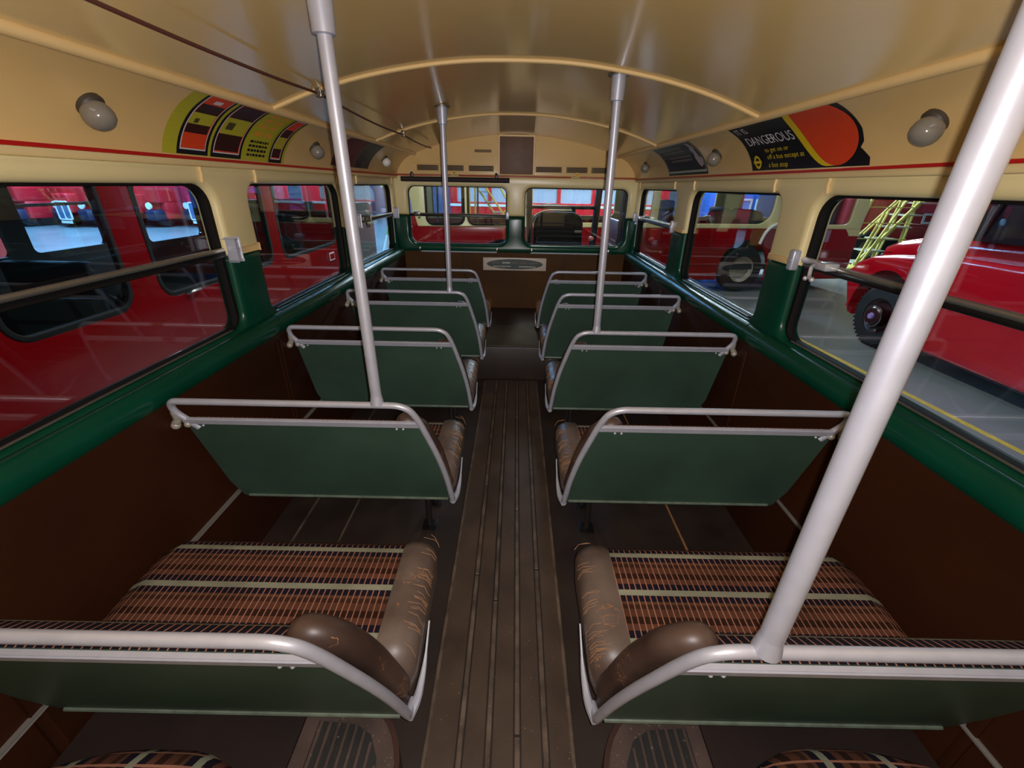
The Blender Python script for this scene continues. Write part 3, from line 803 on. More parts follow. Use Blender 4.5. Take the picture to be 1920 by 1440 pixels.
lamp(-1, 3.57, 'bulb coloured white by its reflection, right of the dark red poster, beside the bulkhead', 0.5, mat('lamp_glass_reflection', (225, 222, 214), 0.2), 0.95)  # white reflection on this bulb is put into its glass colour
lamp(1, 1.176, 'nearest right frosted bulb, between the orange circle poster and thick pole')
lamp(1, 2.374, 'small frosted bulb between the two black posters')
lamp(1, 3.612, 'farthest right frosted bulb, small, left of the small black poster')

# ---- posters pasted on the coves
def cove_pt(s, y, v, off):
    x, z, nx, nz = cove_at(v)
    n = Vector((s * nx, nz)).normalized()
    if n.x * s > 0: n = -n
    return Vector((CX + s * x + n.x * off, y, z + n.y * off))
def cove_poly(bm, s, poly, off, mi=0, nv=1):
    """poly in (y, v); subdivided in v so that it follows the curve"""
    vs = [Vector((a, b, 0)) for a, b in poly]
    t = B(); L = [t.verts.new(p) for p in vs]
    for tri in tessellate_polygon([vs]):
        try: t.faces.new([L[j] for j in tri])
        except ValueError: pass
    lo = min(b for _, b in poly); hi = max(b for _, b in poly); k = int((hi - lo) / 0.06) + 1
    for i in range(1, k):
        b = lo + (hi - lo) * i / k
        bmesh.ops.bisect_plane(t, geom=list(t.verts) + list(t.edges) + list(t.faces), plane_co=(0, b, 0), plane_no=(0, 1, 0))
    mp = {}
    for v in t.verts: mp[v] = bm.verts.new(cove_pt(s, v.co.x, v.co.y, off))
    for f in t.faces:
        try: bm.faces.new([mp[v] for v in f.verts]).material_index = mi
        except ValueError: pass
    t.free()
def sheet(name, s, layers, mats, parent=None):
    bm = B()
    for k, (poly, mi) in enumerate(layers): cove_poly(bm, s, poly, 0.0012 + 0.0004 * k, mi)
    me = bpy.data.meshes.new(name); bm.to_mesh(me); bm.free()
    return link(name, me, list(mats), parent)
def R4(y0, v0, y1, v1): return [(y0, v0), (y1, v0), (y1, v1), (y0, v1)]
def flat_mesh_of_text(body, size, shear=0.0, xs=1.0):
    c = bpy.data.curves.new('t', 'FONT'); c.body = body; c.size = size; c.resolution_u = 3; c.shear = shear
    o = bpy.data.objects.new('t', c); COL.objects.link(o)
    dg = bpy.context.evaluated_depsgraph_get(); dg.update()
    me = bpy.data.meshes.new_from_object(o.evaluated_get(dg)); bpy.data.objects.remove(o); bpy.data.curves.remove(c)
    for v in me.vertices: v.co.x *= xs
    return me
def cove_text(name, s, body, y, v, h, m, parent, off=0.006, shear=0.0, xs=1.0, flip=1, bold=0.0):
    """text with its baseline on v, starting at y; h = cap height in metres. On the right wall text runs towards the camera (-Y)"""
    me = flat_mesh_of_text(body, h / 0.7, shear, xs)
    Lc = covel[-1]
    bm = B(); bm.from_mesh(me); bpy.data.meshes.remove(me)
    bmesh.ops.triangulate(bm, faces=bm.faces)
    for w in bm.verts:
        yy = y + flip * w.co.x; vv = v + w.co.y / Lc
        w.co = cove_pt(s, yy, min(max(vv, 0.0), 1.0), off)
    o = obj(name, bm, m, parent, ang=0)
    return o
PBLK = mat('poster_black', (14, 12, 18), 0.45); PORG = mat('poster_orange', (214, 66, 26), 0.5); PYEL = mat('poster_yellow', (214, 186, 20), 0.5)
PWHT = mat('poster_white', (206, 202, 206), 0.5); POLV = mat('poster_olive', (176, 170, 44), 0.5); PBRN = mat('poster_brown', (52, 16, 12), 0.5)
PORD = mat('poster_amber', (206, 104, 26), 0.5); PMAR = mat('poster_maroon', (96, 12, 26), 0.5); PGRY = mat('poster_grey', (64, 62, 54), 0.5); PBUFF = mat('poster_buff', (214, 150, 50), 0.5)

# right, near: black poster with an orange disc
def ell(cy, cv, ry, rv, n=40, a0=0, a1=2 * pi): return [(cy + ry * cos(a0 + (a1 - a0) * k / n), cv + rv * sin(a0 + (a1 - a0) * k / n)) for k in range(n + (0 if a1 - a0 > 6.2 else 1))]
ya, yb = 2.085, 1.405
outline = [(ya, 0.125), (yb + 0.0, 0.11), (yb - 0.002, 0.19), (yb + 0.03, 0.30), (yb + 0.012, 0.36), (yb, 0.5), (yb + 0.004, 0.8), (yb + 0.01, 0.955), (ya, 0.955)]
def clipv(poly, lo, hi):
    return [(a, min(max(b, lo), hi)) for a, b in poly]
disc = clipv(ell(1.545, 0.60, 0.125, 0.47), 0.13, 0.95)
disc_y = clipv(ell(1.578, 0.60, 0.130, 0.48), 0.13, 0.95)
po = sheet('advert_poster', 1, [(outline, 0), (disc_y, 1), (disc, 2)], [PBLK, PYEL, PORG])
tag(po, 'black poster with a large orange disc, yellow rim and white lettering, on right cove', 'poster', 'posters on the ceiling coves')
cove_text('lettering', 1, 'IT IS', 2.045, 0.75, 0.033, PWHT, po, flip=-1, xs=1.0)
cove_text('lettering', 1, 'DANGEROUS', 2.035, 0.515, 0.042, PWHT, po, flip=-1, xs=0.90)
cove_text('lettering', 1, 'to get on or', 1.94, 0.385, 0.019, PYEL, po, flip=-1, xs=1.2)
cove_text('lettering', 1, 'off a bus except at', 1.94, 0.280, 0.019, PYEL, po, flip=-1, xs=1.2)
cove_text('lettering', 1, 'a bus stop', 1.94, 0.165, 0.019, PYEL, po, flip=-1, xs=1.2)
bm = B()
ring_o = ell(2.02, 0.25, 0.026, 0.10, 28); ring_i = ell(2.02, 0.25, 0.016, 0.062, 28)
for k in range(28): cove_poly(bm, 1, [ring_o[k], ring_o[(k + 1) % 28], ring_i[(k + 1) % 28], ring_i[k]], 0.006)
cove_poly(bm, 1, R4(1.988, 0.23, 2.052, 0.27), 0.0066)
obj('ring_emblem', bm, PYEL, po, ang=0)

# left, near: yellow, orange and brown picture strips
L_ = [(R4(1.412, 0.115, 2.13, 0.96), 0)]
def strip_block(y0, y1, sp):
    L_.append((R4(y0, 0.12, y1, 0.95), 1)); L_.append((R4(y0 + 0.012, 0.17, y1 - 0.014, 0.925), 4)); L_.append((R4(y0 + 0.016, 0.185, y1 - 0.018, 0.915), 2))
    for v0, v1, c in sp: L_.append((R4(y0 + 0.016, v0, y1 - 0.024, v1), c))
strip_block(1.47, 1.615, [(0.36, 0.47, 3), (0.47, 0.62, 0), (0.62, 0.76, 3)])
strip_block(1.625, 1.80, [(0.20, 0.42, 3), (0.42, 0.66, 0), (0.66, 0.90, 3)])
L_.append((R4(1.803, 0.12, 1.975, 0.96), 0))
for v0, c in ((0.60, 5), (0.72, 5), (0.84, 5), (0.48, 5)):
    for y0 in (1.83, 1.90): L_.append((R4(y0, v0, y0 + 0.05, v0 + 0.07), c))
strip_block(1.985, 2.09, [(0.20, 0.34, 3), (0.34, 0.54, 0), (0.54, 0.70, 3)])
L_.append((R4(1.50, 0.82, 1.535, 0.88), 4)); L_.append((R4(1.49, 0.51, 1.51, 0.57), 6)); L_.append((R4(1.645, 0.50, 1.685, 0.61), 6))
po = sheet('advert_poster', -1, L_, [POLV, PBLK, PORG, PBRN, PWHT, PBUFF, mat('poster_dark_olive', (70, 66, 30), 0.5)])
tag(po, 'yellow poster of orange and brown picture strips on the left cove', 'poster', 'posters on the ceiling coves')
bm = B()
for r_ in range(4):
    y = 1.82
    while y < 1.95:
        w = random.uniform(0.008, 0.022); cove_poly(bm, -1, R4(y, 0.38 - r_ * 0.065, min(y + w, 1.96), 0.415 - r_ * 0.065), 0.0125); y += w + 0.005
obj('lettering', bm, PBLK, po, ang=0)
# left, far: maroon and charcoal poster
po = sheet('advert_poster', -1, [([(2.655, 0.17), (3.0, 0.17), (3.02, 0.94), (2.665, 0.86)], 0), ([(3.0, 0.17), (3.31, 0.17), (3.31, 0.72), (3.29, 0.95), (3.02, 0.94)], 1), (R4(3.05, 0.17, 3.14, 0.6), 2), (R4(3.16, 0.35, 3.2, 0.42), 2)],
           [PMAR, PGRY, PBLK])
tag(po, 'dark red and charcoal poster partly behind the near left grab pole', 'poster', 'posters on the ceiling coves')
# right, far: black poster with pale border and a pale figure
fig = [(2.64, 0.86), (2.60, 0.83), (2.585, 0.70), (2.605, 0.62), (2.60, 0.48), (2.572, 0.44), (2.585, 0.31), (2.62, 0.26), (2.65, 0.33), (2.665, 0.45), (2.645, 0.55), (2.66, 0.65), (2.635, 0.72)]
po = sheet('advert_poster', 1, [(R4(2.555, 0.125, 3.20, 0.955), 0), (R4(2.565, 0.17, 3.19, 0.915), 1), (R4(2.575, 0.215, 3.18, 0.865), 0), (fig, 2)] +
           [(R4(2.74, v, 3.12 - 0.03 * k, v + 0.045), 3) for k, v in enumerate((0.74, 0.64))] + [(R4(2.70, v, 3.05, v + 0.05), 3) for v in (0.50, 0.42)],
           [PBLK, mat('poster_pale_green', (150, 156, 132), 0.5), mat('poster_pale_mauve', (168, 152, 158), 0.5), mat('poster_dim_grey', (96, 88, 86), 0.5)])
tag(po, 'small black poster with pale green border and pale figure, far right cove', 'poster', 'posters on the ceiling coves')

# ---- notice on the bulkhead
root = empty('notice_plate', (CX, FY, 0.69))
bm = B(); box(bm, -0.296, -0.002, -0.058, 0.302, 0.014, 0.060, 0.004); obj('plate', bm, mat('off_white_plate', (196, 182, 166), 0.4), root)
bm = B(); prism(bm, [(0.004 + 0.265 * cos(t * 2 * pi / 48), 0.002 + 0.047 * sin(t * 2 * pi / 48)) for t in range(48)], -0.0035, 0.0, lambda a, b, c: Vector((a, c, b)))
obj('oval', bm, mat('dark_teal_enamel', (38, 56, 54), 0.35), root, ang=0)
def marks(bm, x0, x1, z, h, rnd):
    x = x0
    while x < x1:
        w = rnd.uniform(0.006, 0.012); hh = h * rnd.uniform(0.75, 1.0)
        box(bm, x, -0.0048, z - hh / 2, min(x + w, x1), -0.003, z + hh / 2); x += w + 0.003
rn = random.Random(3)
PALE = mat('pale_lettering', (176, 172, 150), 0.5); DIM = mat('dim_lettering', (88, 84, 76), 0.5); DIMR = mat('dim_red_lettering', (104, 72, 66), 0.5)
for x0, x1, z, h, m_ in ((-0.115, -0.04, 0.014, 0.018, PALE), (-0.215, -0.135, 0.014, 0.016, DIM), (-0.025, 0.04, 0.014, 0.016, DIM), (0.055, 0.12, 0.014, 0.016, DIMR), (0.14, 0.225, 0.013, 0.016, DIM),
                         (-0.20, -0.035, -0.020, 0.011, PALE), (0.045, 0.20, -0.021, 0.011, PALE)):
    bm = B(); marks(bm, x0, x1, z, h, rn); obj('lettering', bm, m_, root, ang=0)
tag(root, 'off-white notice plate with a dark oval, fixed to the bulkhead under the windows', 'notice')

# ---- rolled blind above the left bulkhead window
root = empty('roller_blind', (CX - 0.53, FY - 0.03, 1.405))
bm = B(); tube(bm, [(-0.47, 0, 0), (0.475, 0, 0)], 0.021, 14); obj('rolled_cloth', bm, BLIND, root)
for x in (-0.375, 0.36):
    bm = B(); box(bm, x - 0.012, -0.01, 0.008, x + 0.012, 0.02, 0.05, 0.005); ball(bm, (x, 0, 0.046), 0.012, u=10, v=8); obj('hanger', bm, BLACK, root)
tag(root, 'dark brown roller blind rolled up over the front left window', 'blind')

# ---- bell cord
pts = []
def cordz(y):
    hang = [(-0.7, 1.637), (0.53, 1.637), (1.77, 1.649), (2.98, 1.637), (4.1, 1.637)]
    for (a, z0), (b, z1) in zip(hang, hang[1:]):
        if a <= y <= b: t = (y - a) / (b - a); return z0 + (z1 - z0) * t - 0.012 * 4 * t * (1 - t)
for k in range(97):
    y = -0.7 + 4.8 * k / 96
    if y > 3.9: break
    pts.append((-0.697, y, cordz(y)))
root = empty('bell_cord', (0, 0, 0))
bm = B(); tube(bm, pts, 0.0042, 8); obj('cord', bm, mat('brown_leather_cord', (86, 46, 36), 0.6), root)
for y in (0.53, 1.77, 2.98):
    bm = B(); zz = cordz(y); box(bm, -0.708, y - 0.012, zz - 0.012, -0.686, y + 0.012, zz + 0.024, 0.004); tube(bm, [(-0.697, y - 0.02, zz), (-0.697, y + 0.02, zz)], 0.0095, 10); obj('cord_hanger', bm, STEEL, root)
tag(root, 'brown bell cord strung along the left side of the ceiling', 'bell cord')

# ---- wheel arch boxes with ribbed mats and the inward-facing benches on them
for s, lab, lab2, lab3 in ((-1, 'left', 'wheel arch box with ribbed mat at the bottom of the photo, left of the gangway', 'striped inward-facing bench cushion on the left wheel arch, cut by the photo bottom'),
                     (1, 'right', 'wheel arch box with ribbed mat at the bottom of the photo, right of the gangway', 'striped inward-facing bench cushion on the right wheel arch, cut by the photo bottom')):
    root = empty('wheel_arch_box', (CX + s * 0.6, -0.2, 0))
    ox = CX + s * 0.6
    def W(u, y, z): return Vector((s * u - s * 0.6, y + 0.2, z))
    # low step, rounded towards the gangway and the front
    poly = [(0.235, -1.0), (0.235, 0.49)] + [(0.235 + 0.17 * (1 - cos(t)), 0.49 + 0.17 * sin(t)) for t in [0.5 * pi * k / 8 for k in range(1, 9)]] + [(0.50, 0.66), (0.50, -1.0)]
    bm = B(); prism(bm, poly, 0.0, 0.15, lambda a, b, c: W(a, b, c)); obj('step', bm, mat('dark_step_side', (60, 36, 28), 0.5, var=0.2, vscale=6), root)
    pin = [(0.246, -1.0), (0.246, 0.485)] + [(0.246 + 0.155 * (1 - cos(t)), 0.485 + 0.16 * sin(t)) for t in [0.5 * pi * k / 8 for k in range(1, 9)]] + [(0.49, 0.645), (0.49, -1.0)]
    bm = B(); prism(bm, pin, 0.15, 0.1535, lambda a, b, c: W(a, b, c)); mt = obj('mat', bm, MATB, root)
    bm = B(); prism(bm, [(0.283, -0.98), (0.283, 0.47), (0.292, 0.525), (0.318, 0.57), (0.36, 0.592), (0.455, 0.598), (0.455, -0.98)], 0.1535, 0.155, lambda a, b, c: W(a, b, c)); obj('mat_panel', bm, MATR, mt)
    for k in range(8):
        u = 0.292 + k * 0.0222
        yt = (0.51, 0.555, 0.58, 0.592, 0.596, 0.598, 0.598, 0.598)[k]
        bm = B(); p0 = W(u - 0.004, -0.97, 0.155); p1 = W(u + 0.004, yt, 0.160)
        box(bm, min(p0.x, p1.x), p0.y, p0.z, max(p0.x, p1.x), p1.y, p1.z, 0.0015, 1); obj('mat_rib', bm, MATB, mt)
    AC = mat('dark_arch_cover', (40, 29, 25), 0.5, var=0.25, vscale=5)
    bm = B(); prism(bm, [(0.492, -1.0), (0.492, 0.66), (1.02, 0.66), (1.02, -1.0)], 0.0, 0.158, lambda a, b, c: W(a, b, c)); obj('arch_base', bm, AC, root)
    hump = [(0.62, -1.0), (0.62, 0.10)] + [(0.62 + 0.22 * (1 - cos(t)), 0.10 + 0.22 * sin(t)) for t in [0.5 * pi * k / 8 for k in range(1, 9)]] + [(1.02, 0.36), (1.02, -1.0)]
    bm = B(); prism(bm, hump, 0.158, 0.27, lambda a, b, c: W(a, b, c)); obj('arch_cover', bm, AC, root)
    tag(root, lab2, 'wheel arch', 'wheel arch boxes')
    # bench cushion
    u0, u1, ye = 0.40, 0.98, (0.442 if s < 0 else 0.466)
    broot = empty('bench_seat', (CX, 0, 0))
    bm = B(); NX, NY = 16, 22
    def bt(u, y):
        e = max(0, min(1, (u - u0) / 0.09, (ye - y) / 0.10, (u1 - u) / 0.06))
        return 0.33 + 0.075 * (1 - (1 - e) ** 2) ** 0.5
    g = []
    for i in range(NX + 1):
        row = []
        for j in range(NY + 1):
            a = i / NX; u = u0 + (u1 - u0) * a
            rr_ = 0.20
            ymax = ye
            if u < u0 + rr_: ymax = ye - rr_ * (1 - math.sqrt(max(0, 1 - ((u0 + rr_ - u) / rr_) ** 2)))
            if u > u1 - 0.32: ymax = ye - 0.2 * (1 - math.sqrt(max(0, 1 - ((u - u1 + 0.32) / 0.32) ** 2)))
            b = 1 - (1 - j / NY) ** 1.7; y = -0.95 + (ymax + 0.95) * b
            e = max(0, min(1, (u - u0) / 0.08, (ymax - y) / 0.09, (u1 - u) / 0.06))
            row.append(bm.verts.new((s * u, y, 0.345 + 0.082 * (1 - (1 - e) ** 2) ** 0.5)))
        g.append(row)
    for i in range(NX):
        for j in range(NY): bm.faces.new((g[i][j], g[i + 1][j], g[i + 1][j + 1], g[i][j + 1]))
    rim = [g[i][0] for i in range(NX + 1)] + [g[NX][j] for j in range(1, NY + 1)] + [g[i][NY] for i in range(NX - 1, -1, -1)] + [g[0][j] for j in range(NY - 1, 0, -1)]
    low = [bm.verts.new((v.co.x, v.co.y, 0.285)) for v in rim]
    for k in range(len(rim)): bm.faces.new((rim[k], rim[(k + 1) % len(rim)], low[(k + 1) % len(low)], low[k]))
    bm.faces.new(low)
    obj('cushion', bm, MOQ_X, broot, ang=60)
    bm = B(); box(bm, min(s * (u0 + 0.08), s * u1), -0.95, 0.27, max(s * (u0 + 0.08), s * u1), 0.30, 0.288, 0.003); obj('bench_board', bm, BLACK, broot)
    tag(broot, lab3, 'bench seat', 'inward-facing benches')

# ================================================================== DRIVER'S CAB
bm = B()
box(bm, 0.045, 4.19, 0.0, 1.10, 5.35, 0.72)               # engine side and floor of the cab
struct(obj('floor_cab', bm, BLACK))
root = empty('cab_partition', (0.5, 5.25, 0))
def cabbar(pts, r, nm='cab_post', m=BLACK):
    b_ = B(); tube(b_, [Vector(p) - Vector((0.5, 5.25, 0)) for p in pts], r, 8); obj(nm, b_, m, root)
cabbar([(0.145, 4.75, 0.72), (0.125, 4.75, 1.46)], 0.03)
cabbar([(0.815, 4.75, 0.72), (0.845, 4.75, 1.46)], 0.034)
cabbar([(0.10, 4.75, 1.172), (0.83, 4.75, 1.172)], 0.019, 'cab_rail')
cabbar([(0.05, 4.75, 1.372), (1.10, 4.75, 1.372)], 0.032, 'cab_header')
cabbar([(1.10, 4.75, 0.72), (1.10, 4.75, 1.46)], 0.03)
b_ = B(); box(b_, 1.06 - 0.5, 4.75 - 5.25, 0.7, 1.10 - 0.5, 0.05, 1.05, 0.01); obj('cab_side', b_, mat('cab_maroon_paint', (70, 12, 20), 0.4), root)
tag(root, 'dark posts and rails of the driver\'s cab beyond the front right window', 'cab partition')
# driver's seat
root = empty('driver_seat', (0.45, 4.72, 0.72))
bm = B(); plate(bm, rrect(-0.265, 0.0, 0.245, 0.405, (0.04, 0.04, 0.12, 0.12), 8), [], 0.12, 0.035, lambda a, b, c: Vector((a, c - 0.03, b))); obj('backrest', bm, mat('dark_brown_leather', (18, 14, 12), 0.7, var=0.2, vscale=9, spec=0.15), root)
bm = B(); box(bm, -0.25, 0.05, 0.0, 0.23, 0.5, 0.1, 0.03, 3); obj('seat_pad', bm, MATS['dark_brown_leather'], root)
bm = B(); tube(bm, fillet([(-0.285, 0.0, 0.05), (-0.285, 0.0, 0.36), (-0.16, 0.0, 0.425), (0.12, 0.0, 0.425)], 0.1), 0.009, 8); obj('back_rail', bm, CHROME, root)
bm = B(); box(bm, 0.16, -0.045, 0.21, 0.235, -0.025, 0.235, 0.004); obj('trim_tab', bm, mat('worn_tab', (110, 102, 90), 0.5), root)
tag(root, 'dark round-cornered driver\'s seat seen through the front right window', 'driver seat')
root = empty('steering_wheel', (0.34, 5.15, 1.075))
bm = B(); M = Matrix.Rotation(radians(-30), 4, 'X')
tube(bm, [M @ Vector((0.22 * cos(2 * pi * k / 32), 0.22 * sin(2 * pi * k / 32), 0)) for k in range(32)], 0.012, 8, closed=True); obj('rim', bm, BLACK, root)
bm = B()
for k in range(3): tube(bm, [M @ Vector((0, 0, -0.02)), M @ Vector((0.215 * cos(2 * pi * k / 3 + 0.5), 0.215 * sin(2 * pi * k / 3 + 0.5), 0))], 0.008, 6)
obj('spoke', bm, BLACK, root)
bm = B(); tube(bm, [M @ Vector((0, 0, 0)), (0, 0.25, -0.40)], 0.02, 8); obj('column', bm, BLACK, root)
tag(root, 'thin black steering wheel beyond the driver\'s seat', 'steering wheel')
root = empty('cab_lamp', (0.79, 4.70, 0.72))
bm = B(); tube(bm, [(0, 0, 0), (0, 0, 0.13)], 0.012, 8); obj('stalk', bm, BLACK, root)
bm = B(); ball(bm, (0, 0, 0.155), 0.032, (1, 0.8, 0.75)); obj('lens', bm, mat('red_white_lens', (200, 110, 110), 0.2), root)
tag(root, 'small reddish lamp knob right of the driver\'s seat', 'lamp')

# ================================================================== THE HALL OUTSIDE
bm = B(); box(bm, -40, -14, G - 0.1, 30, 40, G)
struct(obj('floor_hall', bm, CONC))
for nm, x0, y0, x1, y1, m_ in (('wall_hall_far', -40, 33, 30, 33.3, GREY), ('wall_hall_right', 19, -14, 19.3, 33, GREY), ('wall_hall_left', -34.3, -14, -34, 33, GREY)):
    bm = B(); box(bm, x0, y0, G, x1, y1, 6.5); struct(obj(nm, bm, m_))
bm = B(); box(bm, -13.5, 32.9, G, -3.5, 33.05, 5.0); struct(obj('door_hall', bm, PURP))
for k in range(60):
    pass

def wheel(parent, c, r, w, axis='y', hub=None, n=28):
    """tyre (and rim, hub) about a horizontal axis"""
    M = Matrix.Translation(c) @ (Matrix.Rotation(radians(90), 4, 'X') if axis == 'y' else Matrix.Rotation(radians(90), 4, 'Y'))
    bm = B(); lathe(bm, [(r * 0.56, -w / 2), (r * 0.9, -w / 2), (r * 0.985, -w * 0.36), (r, -w * 0.2), (r, w * 0.2), (r * 0.985, w * 0.36), (r * 0.9, w / 2), (r * 0.56, w / 2)], n, M)
    t = obj('wheel', bm, TYRE, parent)
    bm = B(); sg = [(0.0, 0.20), (r * 0.16, 0.20), (r * 0.2, 0.30), (r * 0.42, 0.26), (r * 0.5, 0.4), (r * 0.57, 0.46), (r * 0.57, 0.1), (0, 0.0)]
    lathe(bm, [(a, b * w) for a, b in sg], n, M); lathe(bm, [(a, -b * w) for a, b in sg], n, M)
    obj('rim', bm, hub or STEEL, t)
    return t

# ---- the cream and red coach parked across the hall ahead
ca = math.atan2(1.2, 9.4)
coach = empty('coach', (-2.1, 8.8, G), ca)
CW = 2.35
def CO(a, b, c): return Vector((a, c, b))
cw = [rrect(0.36, 1.40, 1.085, 2.22, 0.13), rrect(1.165, 1.40, 2.18, 2.22, 0.13), rrect(2.44, 1.45, 4.92, 2.22, 0.10), rrect(5.07, 1.45, 7.62, 2.22, (0.06, 0.30, 0.06, 0.06)), rrect(8.385, 1.45, 9.50, 2.22, 0.12)]
for off, fn in ((0.0, CO), (CW, lambda a, b, c: Vector((a, CW - c, b)))):
    bm = B(); plate(bm, [(0.09, 1.36), (9.80, 1.36), (9.83, 1.8), (9.74, 2.45), (0.02, 2.45), (0.035, 2.1), (0.09, 1.68)], cw, 0.06, 0.012, fn)
    sd = obj('cream_side', bm, CREAMO, coach)
    arch_ = [(7.20 + 0.58 * cos(t), 0.50 + 0.62 * sin(t)) for t in [pi * k / 16 for k in range(17)]]
    arch2 = [(1.85 + 0.58 * cos(t), 0.50 + 0.62 * sin(t)) for t in [pi * k / 16 for k in range(17)]]
    low_ = [(0.0, 0.28), (1.27, 0.28)] + arch2[::-1] + [(2.43, 0.28), (6.62, 0.28)] + arch_[::-1] + [(7.78, 0.28), (9.72, 0.28), (9.80, 0.6), (9.80, 1.358), (0.0, 1.358)]
    bm = B(); plate(bm, low_, [], 0.06, 0.012, fn); obj('red_side', bm, REDP, coach)
    for hcur in cw[:2]:
        bm = B(); plate(bm, inset(hcur, -0.02), [inset(hcur, 0.028)], 0.03, 0.008, lambda a, b, c, fn=fn: fn(a, b, c - 0.012)); obj('window_rubber', bm, RUBD, sd)
    for hcur in cw:
        bm = B(); prism(bm, inset(hcur, -0.004), 0.028, 0.033, fn); obj('window_pane', bm, GLASS2, sd, ang=0)
# swept red end panel, cream skirt, notice squares and trims on the near side
bm = B(); prism(bm, [(0.0, 1.36), (0.19, 1.36), (0.165, 1.44), (0.14, 1.56), (0.11, 1.60), (0.0, 1.60)], -0.006, 0.002, CO); obj('red_sweep', bm, REDP, coach)
bm = B(); prism(bm, [(9.44, 1.36), (9.80, 1.36), (9.80, 1.22), (9.56, 1.22), (9.50, 1.30)], -0.006, 0.002, CO); obj('cream_step', bm, CREAMO, coach)
bm = B(); prism(bm, rrect(8.55, 1.09, 9.10, 1.345, 0.02), -0.007, 0.002, CO); obj('mauve_notice', bm, mat('mauve_notice', (150, 118, 140), 0.5), coach)
bm = B(); tube(bm, fillet([(7.86, -0.02, 1.49), (7.62, -0.03, 1.40), (7.52, -0.03, 1.27), (7.46, -0.03, 1.05)], 0.12), 0.032, 8); obj('white_hose', bm, WHITE, coach)
bm = B(); prism(bm, rrect(7.25, 1.02, 7.52, 1.34, 0.02), -0.006, 0.002, CO); obj('brown_flap', bm, mat('tan_brown_panel', (128, 72, 30), 0.5), coach)
for z in (0.42, 0.62):
    bm = B(); tube(bm, [(2.45, -0.006, z), (6.6, -0.006, z)], 0.012, 6); obj('rubbing_strip', bm, REDP, coach)
bm = B(); box(bm, 0.02, 0.02, 2.40, 9.72, CW - 0.02, 2.62, 0.08, 3); obj('roof', bm, CREAMO, coach)
bm = B(); box(bm, 0.03, 0.03, 0.5, 9.7, CW - 0.03, 0.62); obj('coach_floor', bm, DARK, coach)
for x in (0.0, 9.76):
    bm = B(); box(bm, x, 0.03, 0.35, x + 0.05, CW - 0.03, 1.36, 0.01); obj('end_panel', bm, REDP, coach)
SEATD = mat('dark_coach_seat', (44, 42, 52), 0.7)
for x in (3.3, 5.95, 7.35):
    for y in (0.35, 1.35):
        bm = B(); box(bm, x, y, 0.62, x + 0.12, y + 0.75, 1.86 if x == 5.95 else 1.72, 0.05, 3); box(bm, x - 0.45, y, 0.62, x + 0.05, y + 0.75, 1.05, 0.05, 2); obj('coach_seat', bm, SEATD, coach)
bm = B(); box(bm, 6.55, 0.2, 0.62, 7.6, 0.8, 1.70, 0.12, 3); obj('engine_cover', bm, mat('khaki_cover', (88, 82, 66), 0.6), coach)
for x in (0.55, 1.35):
    bm = B(); tube(bm, [(x, 0.3, 0.62), (x + 0.03, 0.3, 2.4)], 0.018, 8); obj('coach_pole', bm, STEEL, coach)
for x in (1.85, 7.20):
    for y in (0.13, CW - 0.13): wheel(coach, (x, y, 0.50), 0.50, 0.24, 'y', mat('grey_wheel_disc', (152, 148, 128), 0.35, metal=0.3))
tag(coach, 'red coach with cream window band parked across the hall beyond the front windows', 'coach')

# ---- the red bus alongside on the left
AX = -2.5
bus = empty('neighbour_bus', (AX, 0, G))
BZ0, BZ1 = 0.35, 3.2
bw = [(-1.35, -0.1), (0.15, 1.62), (1.96, 2.745), (2.985, 4.52), (4.72, 6.18)]
def mk_side(x0, sgn, wins, zb, m, zt=2.35, r=0.13):
    fn = lambda a, b, c: Vector((x0 + sgn * c, a, b))
    holes = [rrect(a, zb, b, zt, r) for a, b in wins]
    bm = B(); plate(bm, [(-3, 0.3), (6.55, 0.3), (6.85, 0.5), (7.0, 1.2), (6.95, 2.0), (6.85, 3.0), (-3, 3.0)], holes, 0.05, 0.012, fn)
    sd = obj('side_panel', bm, m, bus)
    return sd, holes, fn
sd, holes, fn = mk_side(0.0, -1, bw, 1.345, mat('deep_bus_red_paint', (112, 2, 7), 0.2, var=0.06, vscale=1.5))
for hcur in holes:
    bm = B(); plate(bm, inset(hcur, -0.008), [inset(hcur, 0.025)], 0.03, 0.006, lambda a, b, c: Vector((0.004 - c, a, b))); obj('window_rubber', bm, RUBD, sd)
    bm = B(); prism(bm, inset(hcur, 0.02), 0.02, 0.025, fn); obj('window_pane', bm, GLASS2, sd, ang=0)
fw = [(-1.2, 0.2), (0.4, 1.9), (2.2, 4.15), (4.36, 5.18), (5.78, 6.82)]
FZ = 1.42
mk2 = lambda a, b, c: Vector((-2.35 + c, a, b))
fh = [rrect(a, FZ, b, 2.25, 0.06) for a, b in fw[:-1]] + [rrect(5.80, 1.36, 6.83, 2.05, 0.07)]
bm = B(); plate(bm, [(-3, 0.3), (7.0, 0.3), (7.0, 3.0), (-3, 3.0)], fh, 0.05, 0.01, mk2); obj('far_side_panel', bm, mat('grey_bus_lining', (74, 76, 78), 0.6), bus)
for y0, y1 in fw[2:4]:
    bm = B(); box(bm, -2.34, y0, 1.845, -2.31, y1, 1.875); obj('vent_bar', bm, GREY, bus)
for z, z2 in ((2.75, 2.95), (0.45, 0.55)):
    bm = B(); box(bm, -2.34, -2.98, z, -0.02, 6.7, z2); obj('roof' if z > 1 else 'bus_floor', bm, REDP if z > 1 else DARK, bus)
bm = B(); box(bm, -2.32, 6.75, 0.4, -0.03, 6.85, 1.40, 0.03); obj('front_panel', bm, REDP, bus)
mk3 = lambda a, b, c: Vector((a, 6.86 + c, b))
